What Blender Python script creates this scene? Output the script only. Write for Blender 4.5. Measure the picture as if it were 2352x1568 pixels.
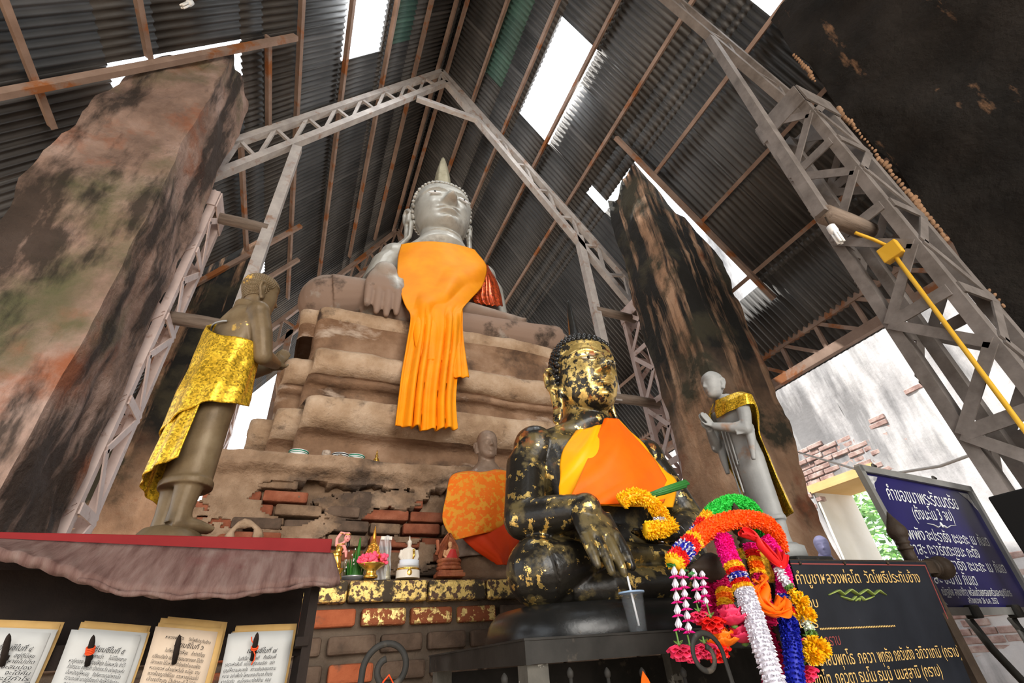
import bpy, bmesh, math, random
from mathutils import Vector, Matrix, Euler, noise
R = math.radians
PI = math.pi
for _o in list(bpy.data.objects): bpy.data.objects.remove(_o)
S = bpy.context.scene
COL = S.collection

# ---------------------------------------------------------------- camera, world, sun, lights, exposure
F_PX = 1069.25
CAM_R = Matrix.Rotation(-0.4444, 3, 'Z') @ Matrix.Rotation(2.1762, 3, 'X') @ Matrix.Rotation(-0.0801, 3, 'Z')
EYE = Vector((0.0, 0.0, 1.1))
_cd = bpy.data.cameras.new('camera'); _cd.sensor_width = 36.0; _cd.lens = 36.0 * F_PX / 2352.0
_cd.clip_start = 0.02; _cd.clip_end = 300
CAM = bpy.data.objects.new('camera', _cd); COL.objects.link(CAM)
CAM.matrix_world = Matrix.Translation(EYE) @ CAM_R.to_4x4()
S.camera = CAM

W = bpy.data.worlds.new('sky'); S.world = W; W.use_nodes = True
_bg = W.node_tree.nodes['Background']
_bg.inputs[0].default_value = (0.88, 0.94, 1.0, 1); _bg.inputs[1].default_value = 2.6

def light(name, typ, loc, energy, col=(1, 1, 1), size=1.0, sizey=None, aim=None):
    d = bpy.data.lights.new(name, typ); d.energy = energy; d.color = col
    if typ == 'AREA':
        d.size = size
        if sizey: d.shape = 'RECTANGLE'; d.size_y = sizey
    if typ == 'SUN': d.angle = R(1.5)
    o = bpy.data.objects.new(name, d); COL.objects.link(o); o.location = loc
    if aim is not None: o.rotation_euler = (Vector(aim) - Vector(loc)).to_track_quat('-Z', 'Y').to_euler()
    return o
light('sun', 'SUN', (-6, 6, 20), 9.0, (1, 0.95, 0.88), aim=(-6 + 5.0, 6 - 2.2, 20 - 11))
# added area fill behind the viewer, standing in for daylight from the front
light('front_fill', 'AREA', (1.0, -9.0, 4.0), 1250, (1.0, 0.94, 0.85), 6.0, 5.6, aim=(1.3, 5, 3.6))
# daylight through the two clear roof panes
light('right_pane_daylight', 'AREA', (2.72, 3.28, 9.22), 85, (0.93, 0.97, 1.0), 0.50, 1.6, aim=(2.0, 3.4, 8.2))
light('left_pane_daylight', 'AREA', (-0.28, 3.18, 9.36), 70, (0.93, 0.97, 1.0), 0.48, 1.6, aim=(0.5, 3.4, 8.3))
S.view_settings.view_transform = 'Standard'; S.view_settings.look = 'None'
S.view_settings.gamma = 1.0; S.view_settings.use_curve_mapping = False
S.view_settings.exposure = 0.12

# ---------------------------------------------------------------- helpers
def ray(px, py): return CAM_R @ Vector(((px - 1176) / F_PX, -(py - 784) / F_PX, -1.0))
def at(px, py, x=None, y=None, z=None):
    """the world point on plane x=, y= or z= that the photo shows at pixel px, py"""
    r = ray(px, py)
    t = x / r.x if x is not None else (y / r.y if y is not None else (z - EYE.z) / r.z)
    return EYE + r * t
def tag(o, label=None, cat=None, group=None, kind=None):
    if label: o['label'] = label
    if cat: o['category'] = cat
    if group: o['group'] = group
    if kind: o['kind'] = kind
    return o
def empty(name, loc, label, cat, group=None, rz=0.0, scale=1.0):
    o = bpy.data.objects.new(name, None); COL.objects.link(o); o.empty_display_size = 0.1
    o.location = loc; o.rotation_euler = (0, 0, rz); o.scale = (scale,) * 3
    return tag(o, label, cat, group)
def lerp(a, b, t): return a + (b - a) * t
def smooth(a, b, x):
    t = max(0.0, min(1.0, (x - a) / (b - a))) if b != a else 0.0
    return t * t * (3 - 2 * t)
def interp(tab, x):
    if x <= tab[0][0]: return tab[0][1]
    for (a, u), (b, v) in zip(tab, tab[1:]):
        if x <= b: return u + (v - u) * (x - a) / (b - a)
    return tab[-1][1]

class MB:
    """collects shapes; build() links them as ONE mesh object"""
    def __init__(s): s.v = []; s.f = []; s.m = []; s.sm = []
    def add(s, vs, fs, mi=0, sm=False):
        k = len(s.v); s.v += [tuple(v) for v in vs]
        for f in fs: s.f.append([i + k for i in f]); s.m.append(mi); s.sm.append(sm)
        return s
    def hexa(s, c, mi=0):
        return s.add(c, [(0, 3, 2, 1), (4, 5, 6, 7), (0, 1, 5, 4), (1, 2, 6, 5), (2, 3, 7, 6), (3, 0, 4, 7)], mi)
    def box(s, c, d, mi=0, rot=None):
        M = rot if rot is not None else Matrix.Identity(3); c = Vector(c); h = Vector(d) / 2
        return s.hexa([c + M @ Vector((sx * h.x, sy * h.y, sz * h.z)) for sz in (-1, 1) for sx, sy in ((-1, -1), (1, -1), (1, 1), (-1, 1))], mi)
    def bar(s, p, q, w, d, side=(0, 1, 0), mi=0):
        """rectangular bar from p to q: width w across, depth d along side"""
        p, q = Vector(p), Vector(q); t = (q - p).normalized(); n = Vector(side); n = (n - t * n.dot(t)).normalized(); u = t.cross(n)
        a, b = u * (w / 2), n * (d / 2)
        return s.hexa([x + k for x in (p, q) for k in (-a - b, a - b, a + b, -a + b)], mi)
    def tube(s, pts, rad, n=10, mi=0, caps=True, sm=True, closed=False):
        pts = [Vector(p) for p in pts]; N = len(pts)
        if not hasattr(rad, '__len__'): rad = [rad] * N
        ref = None; vs = []
        for i, p in enumerate(pts):
            a = pts[(i - 1) % N] if (i > 0 or closed) else p; b = pts[(i + 1) % N] if (i < N - 1 or closed) else p
            t = (b - a)
            t = t.normalized() if t.length > 1e-9 else Vector((0, 0, 1))
            if ref is None: ref = Vector((0, 0, 1)) if abs(t.z) < 0.9 else Vector((1, 0, 0))
            ref = (ref - t * ref.dot(t)); ref = ref.normalized() if ref.length > 1e-6 else t.orthogonal().normalized()
            bn = t.cross(ref)
            ra, rb = (rad[i], rad[i]) if not hasattr(rad[i], '__len__') else rad[i]
            for k in range(n):
                an = 2 * PI * k / n; vs.append(p + bn * (math.cos(an) * ra) + ref * (math.sin(an) * rb))
        fs = []
        for i in range(N if closed else N - 1):
            j = (i + 1) % N
            for k in range(n): fs.append((i * n + k, i * n + (k + 1) % n, j * n + (k + 1) % n, j * n + k))
        if caps and not closed: fs += [tuple(range(n))[::-1], tuple((N - 1) * n + k for k in range(n))]
        return s.add(vs, fs, mi, sm)
    def loft(s, secs, n=24, mi=0, power=2.0, caps=True):
        """secs: (center, half-width x, half-depth y[, power]) stacked along z (horizontal super-ellipses)"""
        vs = []
        for q in secs:
            c, a, b = q[0], q[1], q[2]; pw = q[3] if len(q) > 3 else power
            for k in range(n):
                an = 2 * PI * k / n; cx, sy = math.cos(an), math.sin(an)
                vs.append((c[0] + a * math.copysign(abs(cx) ** (2 / pw), cx), c[1] + b * math.copysign(abs(sy) ** (2 / pw), sy), c[2]))
        N = len(secs); fs = [(i * n + k, i * n + (k + 1) % n, (i + 1) * n + (k + 1) % n, (i + 1) * n + k) for i in range(N - 1) for k in range(n)]
        if caps: fs += [tuple(range(n))[::-1], tuple((N - 1) * n + k for k in range(n))]
        return s.add(vs, fs, mi, True)
    def lathe(s, prof, c=(0, 0, 0), n=20, mi=0, axis=None, sm=True):
        c = Vector(c); Q = Matrix.Identity(3)
        if axis is not None: Q = Vector((0, 0, 1)).rotation_difference(Vector(axis)).to_matrix()
        vs = [c + Q @ Vector((r * math.cos(2 * PI * k / n), r * math.sin(2 * PI * k / n), z)) for r, z in prof for k in range(n)]
        N = len(prof); fs = [(i * n + k, i * n + (k + 1) % n, (i + 1) * n + (k + 1) % n, (i + 1) * n + k) for i in range(N - 1) for k in range(n)]
        fs += [tuple(range(n))[::-1], tuple((N - 1) * n + k for k in range(n))]
        return s.add(vs, fs, mi, sm)
    def ball(s, c, r, n=8, m=6, mi=0, rot=None):
        c = Vector(c); rx, ry, rz = r if hasattr(r, '__len__') else (r, r, r); M = rot if rot is not None else Matrix.Identity(3)
        vs = [c + M @ Vector((0, 0, -rz))]
        for i in range(1, m):
            ph = -PI / 2 + PI * i / m
            for k in range(n): vs.append(c + M @ Vector((rx * math.cos(ph) * math.cos(2 * PI * k / n), ry * math.cos(ph) * math.sin(2 * PI * k / n), rz * math.sin(ph))))
        vs.append(c + M @ Vector((0, 0, rz))); fs = []
        for k in range(n): fs.append((0, 1 + (k + 1) % n, 1 + k))
        for i in range(m - 2):
            for k in range(n): fs.append((1 + i * n + k, 1 + i * n + (k + 1) % n, 1 + (i + 1) * n + (k + 1) % n, 1 + (i + 1) * n + k))
        L = len(vs) - 1
        for k in range(n): fs.append((L, 1 + (m - 2) * n + k, 1 + (m - 2) * n + (k + 1) % n))
        return s.add(vs, fs, mi, True)
    def grid(s, fn, nu, nv, mi=0, sm=True, flip=False):
        vs = [fn(i / nu, j / nv) for j in range(nv + 1) for i in range(nu + 1)]; w = nu + 1
        fs = [(j * w + i, j * w + i + 1, (j + 1) * w + i + 1, (j + 1) * w + i) for j in range(nv) for i in range(nu)]
        if flip: fs = [f[::-1] for f in fs]
        return s.add(vs, fs, mi, sm)
    def prism(s, poly, y0, y1, mi=0):
        """polygon of (x,z) extruded from y0 to y1"""
        n = len(poly); vs = [(x, y0, z) for x, z in poly] + [(x, y1, z) for x, z in poly]
        fs = [tuple(range(n)), tuple(range(n, 2 * n))[::-1]] + [(i, i + n, (i + 1) % n + n, (i + 1) % n) for i in range(n)]
        return s.add(vs, fs, mi)
    def mesh(s, name):
        me = bpy.data.meshes.new(name); me.from_pydata(s.v, [], s.f)
        me.polygons.foreach_set('material_index', s.m); me.polygons.foreach_set('use_smooth', s.sm); me.update()
        return me
    def build(s, name, mats, parent=None, loc=None, fix=True):
        me = s.mesh(name)
        if fix:
            b = bmesh.new(); b.from_mesh(me); bmesh.ops.recalc_face_normals(b, faces=b.faces); b.to_mesh(me); b.free()
        for m in (mats if isinstance(mats, (list, tuple)) else [mats]): me.materials.append(m)
        return link(name, me, parent, loc)
def link(name, me, parent=None, loc=None):
    o = bpy.data.objects.new(name, me); COL.objects.link(o)
    if parent is not None: o.parent = parent
    if loc is not None: o.location = loc
    return o
def solid(o, th, off=0.0):
    m = o.modifiers.new('thickness', 'SOLIDIFY'); m.thickness = th; m.offset = off; return o
def bevel(o, w, seg=2, ang=40):
    m = o.modifiers.new('bevel', 'BEVEL'); m.width = w; m.segments = seg; m.limit_method = 'ANGLE'; m.angle_limit = R(ang); return o
def fused(mb, name, mats, voxel, parent=None, it=4, fac=0.5, post=None, sub=None):
    """one continuous skin over everything in mb"""
    o = link(name, mb.mesh(name))
    m = o.modifiers.new('r', 'REMESH'); m.mode = 'VOXEL'; m.voxel_size = voxel; m.use_smooth_shade = True
    if it: m = o.modifiers.new('s', 'SMOOTH'); m.iterations = it; m.factor = fac
    dg = bpy.context.evaluated_depsgraph_get(); me = bpy.data.meshes.new_from_object(o.evaluated_get(dg))
    o.modifiers.clear(); old = o.data; o.data = me; bpy.data.meshes.remove(old)
    me.materials.clear()
    for mm in (mats if isinstance(mats, (list, tuple)) else [mats]): me.materials.append(mm)
    if post:
        for v in me.vertices: v.co = post(v.co.copy())
    me.polygons.foreach_set('use_smooth', [True] * len(me.polygons)); me.update()
    o.name = name; me.name = name
    if parent is not None: o.parent = parent
    return o
def copy_tree(o, parent=None):
    c = o.copy(); COL.objects.link(c); c.parent = parent
    for ch in list(o.children): copy_tree(ch, c)
    return c

# ---------------------------------------------------------------- materials
def mat(name, cols, rough=0.7, metal=0.0, scale=3.0, detail=6.0, stretch=(1, 1, 1), bump=0.0, bscale=None, layers=(), vor=0.0, vscale=60.0, alpha=None, sheen=0.0, bdist=0.02, spec=0.18):
    """procedural material: noise through a colour ramp, then masked layers.
    a layer: dict(col, lo, hi, scale, stretch, rough, metal, amt, seed, zr=(z0,z1) optional height window)"""
    m = bpy.data.materials.new(name); m.use_nodes = True; nt = m.node_tree; N = nt.nodes; L = nt.links
    b = N['Principled BSDF']; tc = N.new('ShaderNodeTexCoord')
    def noise_node(sc, st, seed=0.0, det=detail):
        mp = N.new('ShaderNodeMapping'); mp.inputs['Scale'].default_value = st; mp.inputs['Location'].default_value = (seed, seed * 1.7, seed * 0.6)
        L.new(tc.outputs['Object'], mp.inputs[0]); n = N.new('ShaderNodeTexNoise'); n.inputs['Scale'].default_value = sc
        n.inputs['Detail'].default_value = det; n.inputs['Roughness'].default_value = 0.62; L.new(mp.outputs[0], n.inputs['Vector']); return n
    if isinstance(cols[0], (int, float)): cols = [cols]
    if len(cols) == 1: 
        rgb = N.new('ShaderNodeRGB'); rgb.outputs[0].default_value = (*cols[0], 1); cur = rgb.outputs[0]
    else:
        n0 = noise_node(scale, stretch); r = N.new('ShaderNodeValToRGB'); e = r.color_ramp.elements
        k = len(cols)
        for i, c in enumerate(cols):
            p = 0.3 + 0.4 * i / (k - 1)
            el = e[i] if i < 2 else e.new(p)
            el.position = p; el.color = (*c, 1)
        for i, c in enumerate(cols):
            e[i].position = 0.3 + 0.4 * i / (k - 1); e[i].color = (*c, 1)
        L.new(n0.outputs[0], r.inputs[0]); cur = r.outputs[0]
    ro = N.new('ShaderNodeValue'); ro.outputs[0].default_value = rough; ro = ro.outputs[0]
    me_ = N.new('ShaderNodeValue'); me_.outputs[0].default_value = metal; me_ = me_.outputs[0]
    for q in layers:
        n = noise_node(q.get('scale', 2.0), q.get('stretch', (1, 1, 1)), q.get('seed', 3.1), q.get('detail', 8.0))
        mr = N.new('ShaderNodeMapRange'); mr.inputs[1].default_value = q['lo']; mr.inputs[2].default_value = q['hi']; mr.inputs[4].default_value = q.get('amt', 1.0); mr.clamp = True
        L.new(n.outputs[0], mr.inputs[0]); k = mr.outputs[0]
        for ax, win in (('Z', q.get('zr')), ('X', q.get('xr'))):
            if win:
                sx = N.new('ShaderNodeSeparateXYZ'); L.new(tc.outputs['Object'], sx.inputs[0])
                n2 = noise_node(q.get('scale', 2.0) * 0.7, (1, 1, 1), 9.3, 4.0)
                ad = N.new('ShaderNodeMath'); ad.operation = 'MULTIPLY_ADD'; L.new(n2.outputs[0], ad.inputs[0]); ad.inputs[1].default_value = abs(win[1] - win[0]) * 1.2; L.new(sx.outputs[ax], ad.inputs[2])
                m2 = N.new('ShaderNodeMapRange'); m2.inputs[1].default_value = win[0]; m2.inputs[2].default_value = win[1]; m2.clamp = True; L.new(ad.outputs[0], m2.inputs[0])
                mu = N.new('ShaderNodeMath'); mu.operation = 'MULTIPLY'; L.new(k, mu.inputs[0]); L.new(m2.outputs[0], mu.inputs[1]); k = mu.outputs[0]
        def mix(a, bval, typ):
            x = N.new('ShaderNodeMix'); x.data_type = typ
            i = {'RGBA': (6, 7, 2), 'FLOAT': (2, 3, 0)}[typ]
            L.new(k, x.inputs[0]); L.new(a, x.inputs[i[0]]); x.inputs[i[1]].default_value = bval; return x.outputs[i[2]]
        cur = mix(cur, (*q['col'], 1), 'RGBA')
        if 'rough' in q: ro = mix(ro, q['rough'], 'FLOAT')
        if 'metal' in q: me_ = mix(me_, q['metal'], 'FLOAT')
    L.new(cur, b.inputs['Base Color']); L.new(ro, b.inputs['Roughness']); L.new(me_, b.inputs['Metallic'])
    b.inputs['Specular IOR Level'].default_value = spec
    nrm = None
    if bump:
        n = noise_node(bscale or scale * 4, stretch, 5.5, 8.0); bp = N.new('ShaderNodeBump'); bp.inputs['Strength'].default_value = bump; bp.inputs['Distance'].default_value = bdist
        L.new(n.outputs[0], bp.inputs['Height']); nrm = bp.outputs[0]
    if vor:
        vn = N.new('ShaderNodeTexVoronoi'); vn.inputs['Scale'].default_value = vscale; L.new(tc.outputs['Object'], vn.inputs['Vector'])
        bp = N.new('ShaderNodeBump'); bp.inputs['Strength'].default_value = vor; bp.inputs['Distance'].default_value = 0.6 / vscale
        L.new(vn.outputs['Color'], bp.inputs['Height'])
        if vor > 0.8:  # sequins: sparkle painted into the colour, every cell its own brightness
            sp = N.new('ShaderNodeSeparateColor'); L.new(vn.outputs['Color'], sp.inputs[0]); r2 = N.new('ShaderNodeMapRange'); r2.inputs[3].default_value = 0.45; r2.inputs[4].default_value = 1.6; L.new(sp.outputs[0], r2.inputs[0])
            mx = N.new('ShaderNodeVectorMath'); mx.operation = 'SCALE'; L.new(cur, mx.inputs[0]); L.new(r2.outputs[0], mx.inputs['Scale']); L.new(mx.outputs[0], b.inputs['Base Color'])
        if nrm: L.new(nrm, bp.inputs['Normal'])
        nrm = bp.outputs[0]
    if nrm: L.new(nrm, b.inputs['Normal'])
    if alpha is not None: b.inputs['Alpha'].default_value = alpha
    if sheen: b.inputs['Sheen Weight'].default_value = sheen
    m['bsdf'] = b.name
    return m
def glassy(name, col, transp=0.7, rough=0.05):
    m = bpy.data.materials.new(name); m.use_nodes = True; nt = m.node_tree; N = nt.nodes; L = nt.links
    b = N['Principled BSDF']; b.inputs['Base Color'].default_value = (*col, 1); b.inputs['Roughness'].default_value = rough
    t = N.new('ShaderNodeBsdfTransparent'); x = N.new('ShaderNodeMixShader'); x.inputs[0].default_value = transp
    L.new(b.outputs[0], x.inputs[1]); L.new(t.outputs[0], x.inputs[2]); L.new(x.outputs[0], N['Material Output'].inputs[0]); return m
# ---------------------------------------------------------------- setting
M_steel = mat('grey_steel', [(0.10, 0.085, 0.075), (0.21, 0.185, 0.17)], 0.55, 0.0, 6, bump=0.05)
M_steel_w = mat('pale_steel', [(0.30, 0.27, 0.25), (0.46, 0.42, 0.39)], 0.5, 0.0, 5, layers=[dict(col=(0.28, 0.18, 0.13), lo=0.56, hi=0.7, scale=7)])
M_col_lit = mat('bounce_pink_steel', [(0.46, 0.355, 0.32), (0.60, 0.48, 0.44)], 0.5, 0.0, 5, layers=[dict(col=(0.30, 0.17, 0.12), lo=0.58, hi=0.7, scale=7)])  # column steel with pink outside bounce light painted into its colour, rust on top
M_purlin = mat('rusty_steel', [(0.21, 0.14, 0.105), (0.33, 0.235, 0.185)], 0.6, 0.0, 4, layers=[dict(col=(0.27, 0.10, 0.035), lo=0.54, hi=0.62, scale=2.5, stretch=(1, 1, 1))])
M_wood_log = mat('weathered_wood', [(0.11, 0.08, 0.06), (0.24, 0.185, 0.145)], 0.8, 0, 6, stretch=(0.4, 4, 4), bump=0.3)

def roof_mat(name, a, b, green=False):
    m = bpy.data.materials.new(name); m.use_nodes = True; nt = m.node_tree; N = nt.nodes; L = nt.links
    p = N['Principled BSDF']; tc = N.new('ShaderNodeTexCoord'); sx = N.new('ShaderNodeSeparateXYZ'); L.new(tc.outputs['Object'], sx.inputs[0])
    fl = N.new('ShaderNodeMath'); fl.operation = 'MULTIPLY'; fl.inputs[1].default_value = 1 / 0.72; L.new(sx.outputs['Y'], fl.inputs[0])
    f2 = N.new('ShaderNodeMath'); f2.operation = 'FLOOR'; L.new(fl.outputs[0], f2.inputs[0])
    wn = N.new('ShaderNodeTexWhiteNoise'); wn.noise_dimensions = '1D'; L.new(f2.outputs[0], wn.inputs['W'])
    fr = N.new('ShaderNodeMath'); fr.operation = 'FRACT'; L.new(fl.outputs[0], fr.inputs[0])
    lap = N.new('ShaderNodeMapRange'); lap.inputs[1].default_value = 0.10; lap.inputs[2].default_value = 0.0; lap.inputs[3].default_value = 0; lap.inputs[4].default_value = 0.8; L.new(fr.outputs[0], lap.inputs[0])
    ns = N.new('ShaderNodeTexNoise'); ns.inputs['Scale'].default_value = 2.2; ns.inputs['Detail'].default_value = 8; L.new(tc.outputs['Object'], ns.inputs['Vector'])
    ad = N.new('ShaderNodeMath'); ad.operation = 'MULTIPLY_ADD'; ad.inputs[1].default_value = 0.35; L.new(wn.outputs['Value'], ad.inputs[0]); L.new(ns.outputs[0], ad.inputs[2])
    a2 = N.new('ShaderNodeMath'); a2.operation = 'ADD'; L.new(ad.outputs[0], a2.inputs[0]); L.new(lap.outputs[0], a2.inputs[1])
    r = N.new('ShaderNodeValToRGB'); r.color_ramp.elements[0].position = 0.35; r.color_ramp.elements[0].color = (*a, 1); r.color_ramp.elements[1].position = 1.0; r.color_ramp.elements[1].color = (*b, 1)
    L.new(a2.outputs[0], r.inputs[0]); L.new(r.outputs[0], p.inputs['Base Color']); p.inputs['Roughness'].default_value = 0.62
    return m
M_roof = roof_mat('dark_roof_sheet', (0.026, 0.026, 0.0255), (0.09, 0.087, 0.084))
M_roof_g = roof_mat('green_roof_sheet', (0.035, 0.075, 0.06), (0.06, 0.13, 0.10))

# corrugated roof slopes with real openings
RX, RZ, SR, SL = 1.13, 11.62, -1.4114, 1.492
def roof_slope(name, sgn, cuts, xs, greens):
    mb = MB(); k = SR if sgn > 0 else SL
    ys = sorted({-4.0, 12.5} | {c[2] for c in cuts} | {c[3] for c in cuts} | {g[2] for g in greens} | {g[3] for g in greens})
    xs = sorted(set(xs) | {c[0] for c in cuts} | {c[1] for c in cuts} | {g[0] for g in greens} | {g[1] for g in greens})
    nl = Vector((-k, 0, 1)).normalized(); pitch = 0.085
    for x0, x1 in zip(xs, xs[1:]):
        for y0, y1 in zip(ys, ys[1:]):
            cx, cy = (x0 + x1) / 2, (y0 + y1) / 2
            if any(a < cx < b and c < cy < d for a, b, c, d in cuts): continue
            mi = 1 if any(a < cx < b and c < cy < d for a, b, c, d in greens) else 0
            n = max(2, int((y1 - y0) / (pitch / 6)))
            def fn(u, v, x0=x0, x1=x1, y0=y0, y1=y1):
                x = lerp(x0, x1, v); y = lerp(y0, y1, u)
                return Vector((x, y, RZ + k * (x - RX))) + nl * (0.016 * math.sin(2 * PI * y / pitch) + 0.03)
            mb.grid(fn, n, 1, mi)
    o = mb.build(name, [M_roof, M_roof_g]); solid(o, 0.006, 1)
    tag(o, kind='structure'); return o
roof_slope('ceiling_right', 1, [(2.50, 3.03, 2.42, 4.15), (3.96, 5.55, 3.12, 4.12), (3.72, 4.02, 4.06, 4.24), (3.85, 5.5, -0.45, 0.82)], [RX, 6.35], [(1.75, 2.12, 2.3, 4.1)])
roof_slope('ceiling_left', -1, [(-0.62, -0.10, 2.3, 4.05), (-2.5, -1.63, 3.45, 4.38), (-2.2, -1.45, 7.0, 7.95)], [-4.1, RX], [(0.06, 0.36, 2.3, 4.0)])
M_pane = glassy('clear_roof_pane', (0.9, 0.95, 1.0), 0.85, 0.2)
for i, (sg, a, b, c, d) in enumerate([(1, 2.50, 3.03, 2.42, 4.15), (-1, -0.62, -0.10, 2.3, 4.05)]):
    k = SR if sg > 0 else SL
    z = lambda x: RZ + k * (x - RX) + 0.03
    o = MB().add([(a, c, z(a)), (b, c, z(b)), (b, d, z(b)), (a, d, z(a))], [(0, 1, 2, 3)]).build('window_%d' % (i + 1), M_pane); solid(o, 0.006)
    tag(o, kind='structure')
mb = MB()
mb.grid(lambda u, v: Vector((RX + (u - 0.5) * 0.7, lerp(-4, 12.5, v), RZ + 0.12 - abs(u - 0.5) * 0.98)), 6, 2)
tag(solid(mb.build('trim_1', M_roof), 0.006), kind='structure')

# ground
M_floor = mat('dusty_floor', [(0.40, 0.31, 0.235), (0.52, 0.42, 0.33)], 0.8, 0, 2, bump=0.1)
o = MB().box((1.5, 4, -0.05), (60, 60, 0.1)).build('floor', M_floor); tag(o, kind='structure')

# ruined masonry piers and outer wall
def rough_block(mb, c8, n=(6, 4, 40), amp=0.06, sc=1.6, seed=0.0, mi=0, top=0.0):
    """hexahedron (4 bottom, 4 top corners, ccw from front left) with a worn surface"""
    c8 = [Vector(c) for c in c8]
    def P(u, v, w):
        b = c8[0].lerp(c8[1], u).lerp(c8[3].lerp(c8[2], u), v); t = c8[4].lerp(c8[5], u).lerp(c8[7].lerp(c8[6], u), v)
        p = b.lerp(t, w)
        d = Vector((u - 0.5, v - 0.5, 0)); q = p * sc + Vector((seed, seed, 0))
        k = noise.fractal(Vector((q.x, q.y, q.z * 0.7)), 0.8, 2.0, 5)
        d = d.normalized() if d.length > 0 else d
        r = p + d * (k * amp - amp * 0.3)
        if top and w > 0.9: r.z += (w - 0.9) * 10 * top * noise.noise(Vector((q.x * 2, q.y * 2, 3)))
        return r
    nu, nv, nw = n
    mb.grid(lambda a, b: P(a, 0, b), nu, nw, mi); mb.grid(lambda a, b: P(1, a, b), nv, nw, mi)
    mb.grid(lambda a, b: P(1 - a, 1, b), nu, nw, mi); mb.grid(lambda a, b: P(0, 1 - a, b), nv, nw, mi); mb.grid(lambda a, b: P(a, b, 1), nu, nv, mi)
DK = (0.016, 0.014, 0.012)
M_pier = mat('stained_plaster', [(0.12, 0.078, 0.06), (0.27, 0.18, 0.14), (0.42, 0.30, 0.25)], 0.9, 0, 1.6, 10, bump=0.9, bscale=5, bdist=0.06,
  layers=[dict(col=(0.25, 0.09, 0.045), lo=0.55, hi=0.66, scale=1.1, seed=8), dict(col=(0.10, 0.095, 0.05), lo=0.52, hi=0.66, scale=0.8, seed=1.5),
          dict(col=DK, lo=0.47, hi=0.57, amt=0.85, scale=2.0, stretch=(1.3, 1.3, 0.38), seed=4.2)])
M_pier_r = mat('streaked_plaster', [(0.21, 0.125, 0.075), (0.38, 0.23, 0.14), (0.52, 0.35, 0.235)], 0.9, 0, 1.6, 10, bump=0.8, bscale=5, bdist=0.05,
  layers=[dict(col=(0.26, 0.10, 0.05), lo=0.54, hi=0.64, scale=1.3, seed=8),
          dict(col=(0.02, 0.019, 0.017), lo=0.40, hi=0.50, scale=2.2, stretch=(1.7, 1.7, 0.10), seed=4.2, zr=(3.5, 5.0)),
          dict(col=(0.05, 0.045, 0.03), lo=0.5, hi=0.6, scale=1.2, seed=2.2)])
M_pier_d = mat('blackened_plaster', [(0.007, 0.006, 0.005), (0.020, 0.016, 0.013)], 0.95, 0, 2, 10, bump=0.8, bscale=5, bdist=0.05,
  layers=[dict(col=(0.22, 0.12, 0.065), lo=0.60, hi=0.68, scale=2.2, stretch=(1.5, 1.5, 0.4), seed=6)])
def pier(name, c8, m, n=(12, 12, 70), amp=0.07, seed=0.0, top=0.2):
    mb = MB(); rough_block(mb, c8, n, amp, 1.7, seed, 0, top); o = mb.build(name, m); return tag(o, kind='structure')
pier('masonry_pier', [(-2.5, 3.42, 0), (-1.5, 3.42, 0), (-1.46, 4.36, 0), (-2.5, 4.36, 0), (-2.42, 3.5, 6.35), (-1.66, 3.5, 7.30), (-1.56, 4.32, 7.5), (-2.42, 4.32, 6.4)], M_pier, seed=1)
pier('masonry_pier', [(4.0, 3.22, 0), (4.75, 3.22, 0), (4.75, 4.15, 0), (4.05, 4.15, 0), (3.98, 3.25, 7.62), (5.12, 3.25, 5.86), (5.12, 4.12, 5.86), (4.0, 4.12, 7.62)], M_pier_r, seed=5)
pier('masonry_pier', [(-2.5, 7.0, 0), (-1.45, 7.0, 0), (-1.45, 7.9, 0), (-2.5, 7.9, 0), (-2.3, 7.05, 6.9), (-1.55, 7.05, 7.8), (-1.55, 7.9, 7.8), (-2.3, 7.9, 6.9)], M_pier_r, seed=9)
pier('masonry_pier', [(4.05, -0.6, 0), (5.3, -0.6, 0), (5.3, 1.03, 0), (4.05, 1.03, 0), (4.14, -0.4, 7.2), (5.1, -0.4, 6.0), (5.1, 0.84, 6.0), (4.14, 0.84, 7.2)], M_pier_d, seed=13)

mb = MB(); rnd = random.Random(8)
for i in range(90):
    z = lerp(2.3, 6.4, i / 89); y = lerp(0.925, 0.875, i / 89) + 0.02 * noise.noise(Vector((0, z * 3, 0))); s_ = 0.012 + 0.028 * max(0, noise.noise(Vector((3, z * 2.2, 0))) + 0.25)
    if noise.noise(Vector((7, z * 1.7, 2))) < -0.08: continue
    mb.ball((lerp(4.075, 4.135, i / 89), y + 0.02 * noise.noise(Vector((1, z * 9, 4))), z), (s_, s_ * 0.9, s_ * 1.5), 7, 5, 0, Euler((rnd.random(), rnd.random(), 0)).to_matrix())
tag(mb.build('trim_5', mat('crumbling_render', [(0.16, 0.09, 0.05), (0.36, 0.21, 0.12)], 0.95, 0, 9, bump=0.6)), kind='structure')
# outer wall of the ruin beyond the right eave, with a deep doorway
M_wall = mat('whitewashed_plaster', [(0.30, 0.30, 0.31), (0.62, 0.61, 0.62), (0.80, 0.79, 0.78)], 0.9, 0, 1.0, 10, bump=0.4, bscale=6,
  layers=[dict(col=(0.17, 0.17, 0.175), lo=0.47, hi=0.62, scale=1.5, stretch=(1, 1.2, 0.22), seed=7, amt=0.85)])
M_brick_w = mat('bare_brick', [(0.22, 0.13, 0.115), (0.40, 0.28, 0.25), (0.58, 0.49, 0.45)], 0.9, 0, 6, bump=0.5, bscale=14)
M_reveal = mat('ochre_plaster', [(0.62, 0.40, 0.16), (0.75, 0.52, 0.25)], 0.85, 0, 2)
WX = 7.5
mb = MB()
def wallpatch(y0, y1, z0, z1, nu, nv):
    mb.grid(lambda u, v: Vector((WX + 0.05 * noise.fractal(Vector((0, lerp(y0, y1, u), lerp(z0, z1, v))), 1, 2, 4), lerp(y0, y1, u), lerp(z0, z1, v))), nu, nv)
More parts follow.
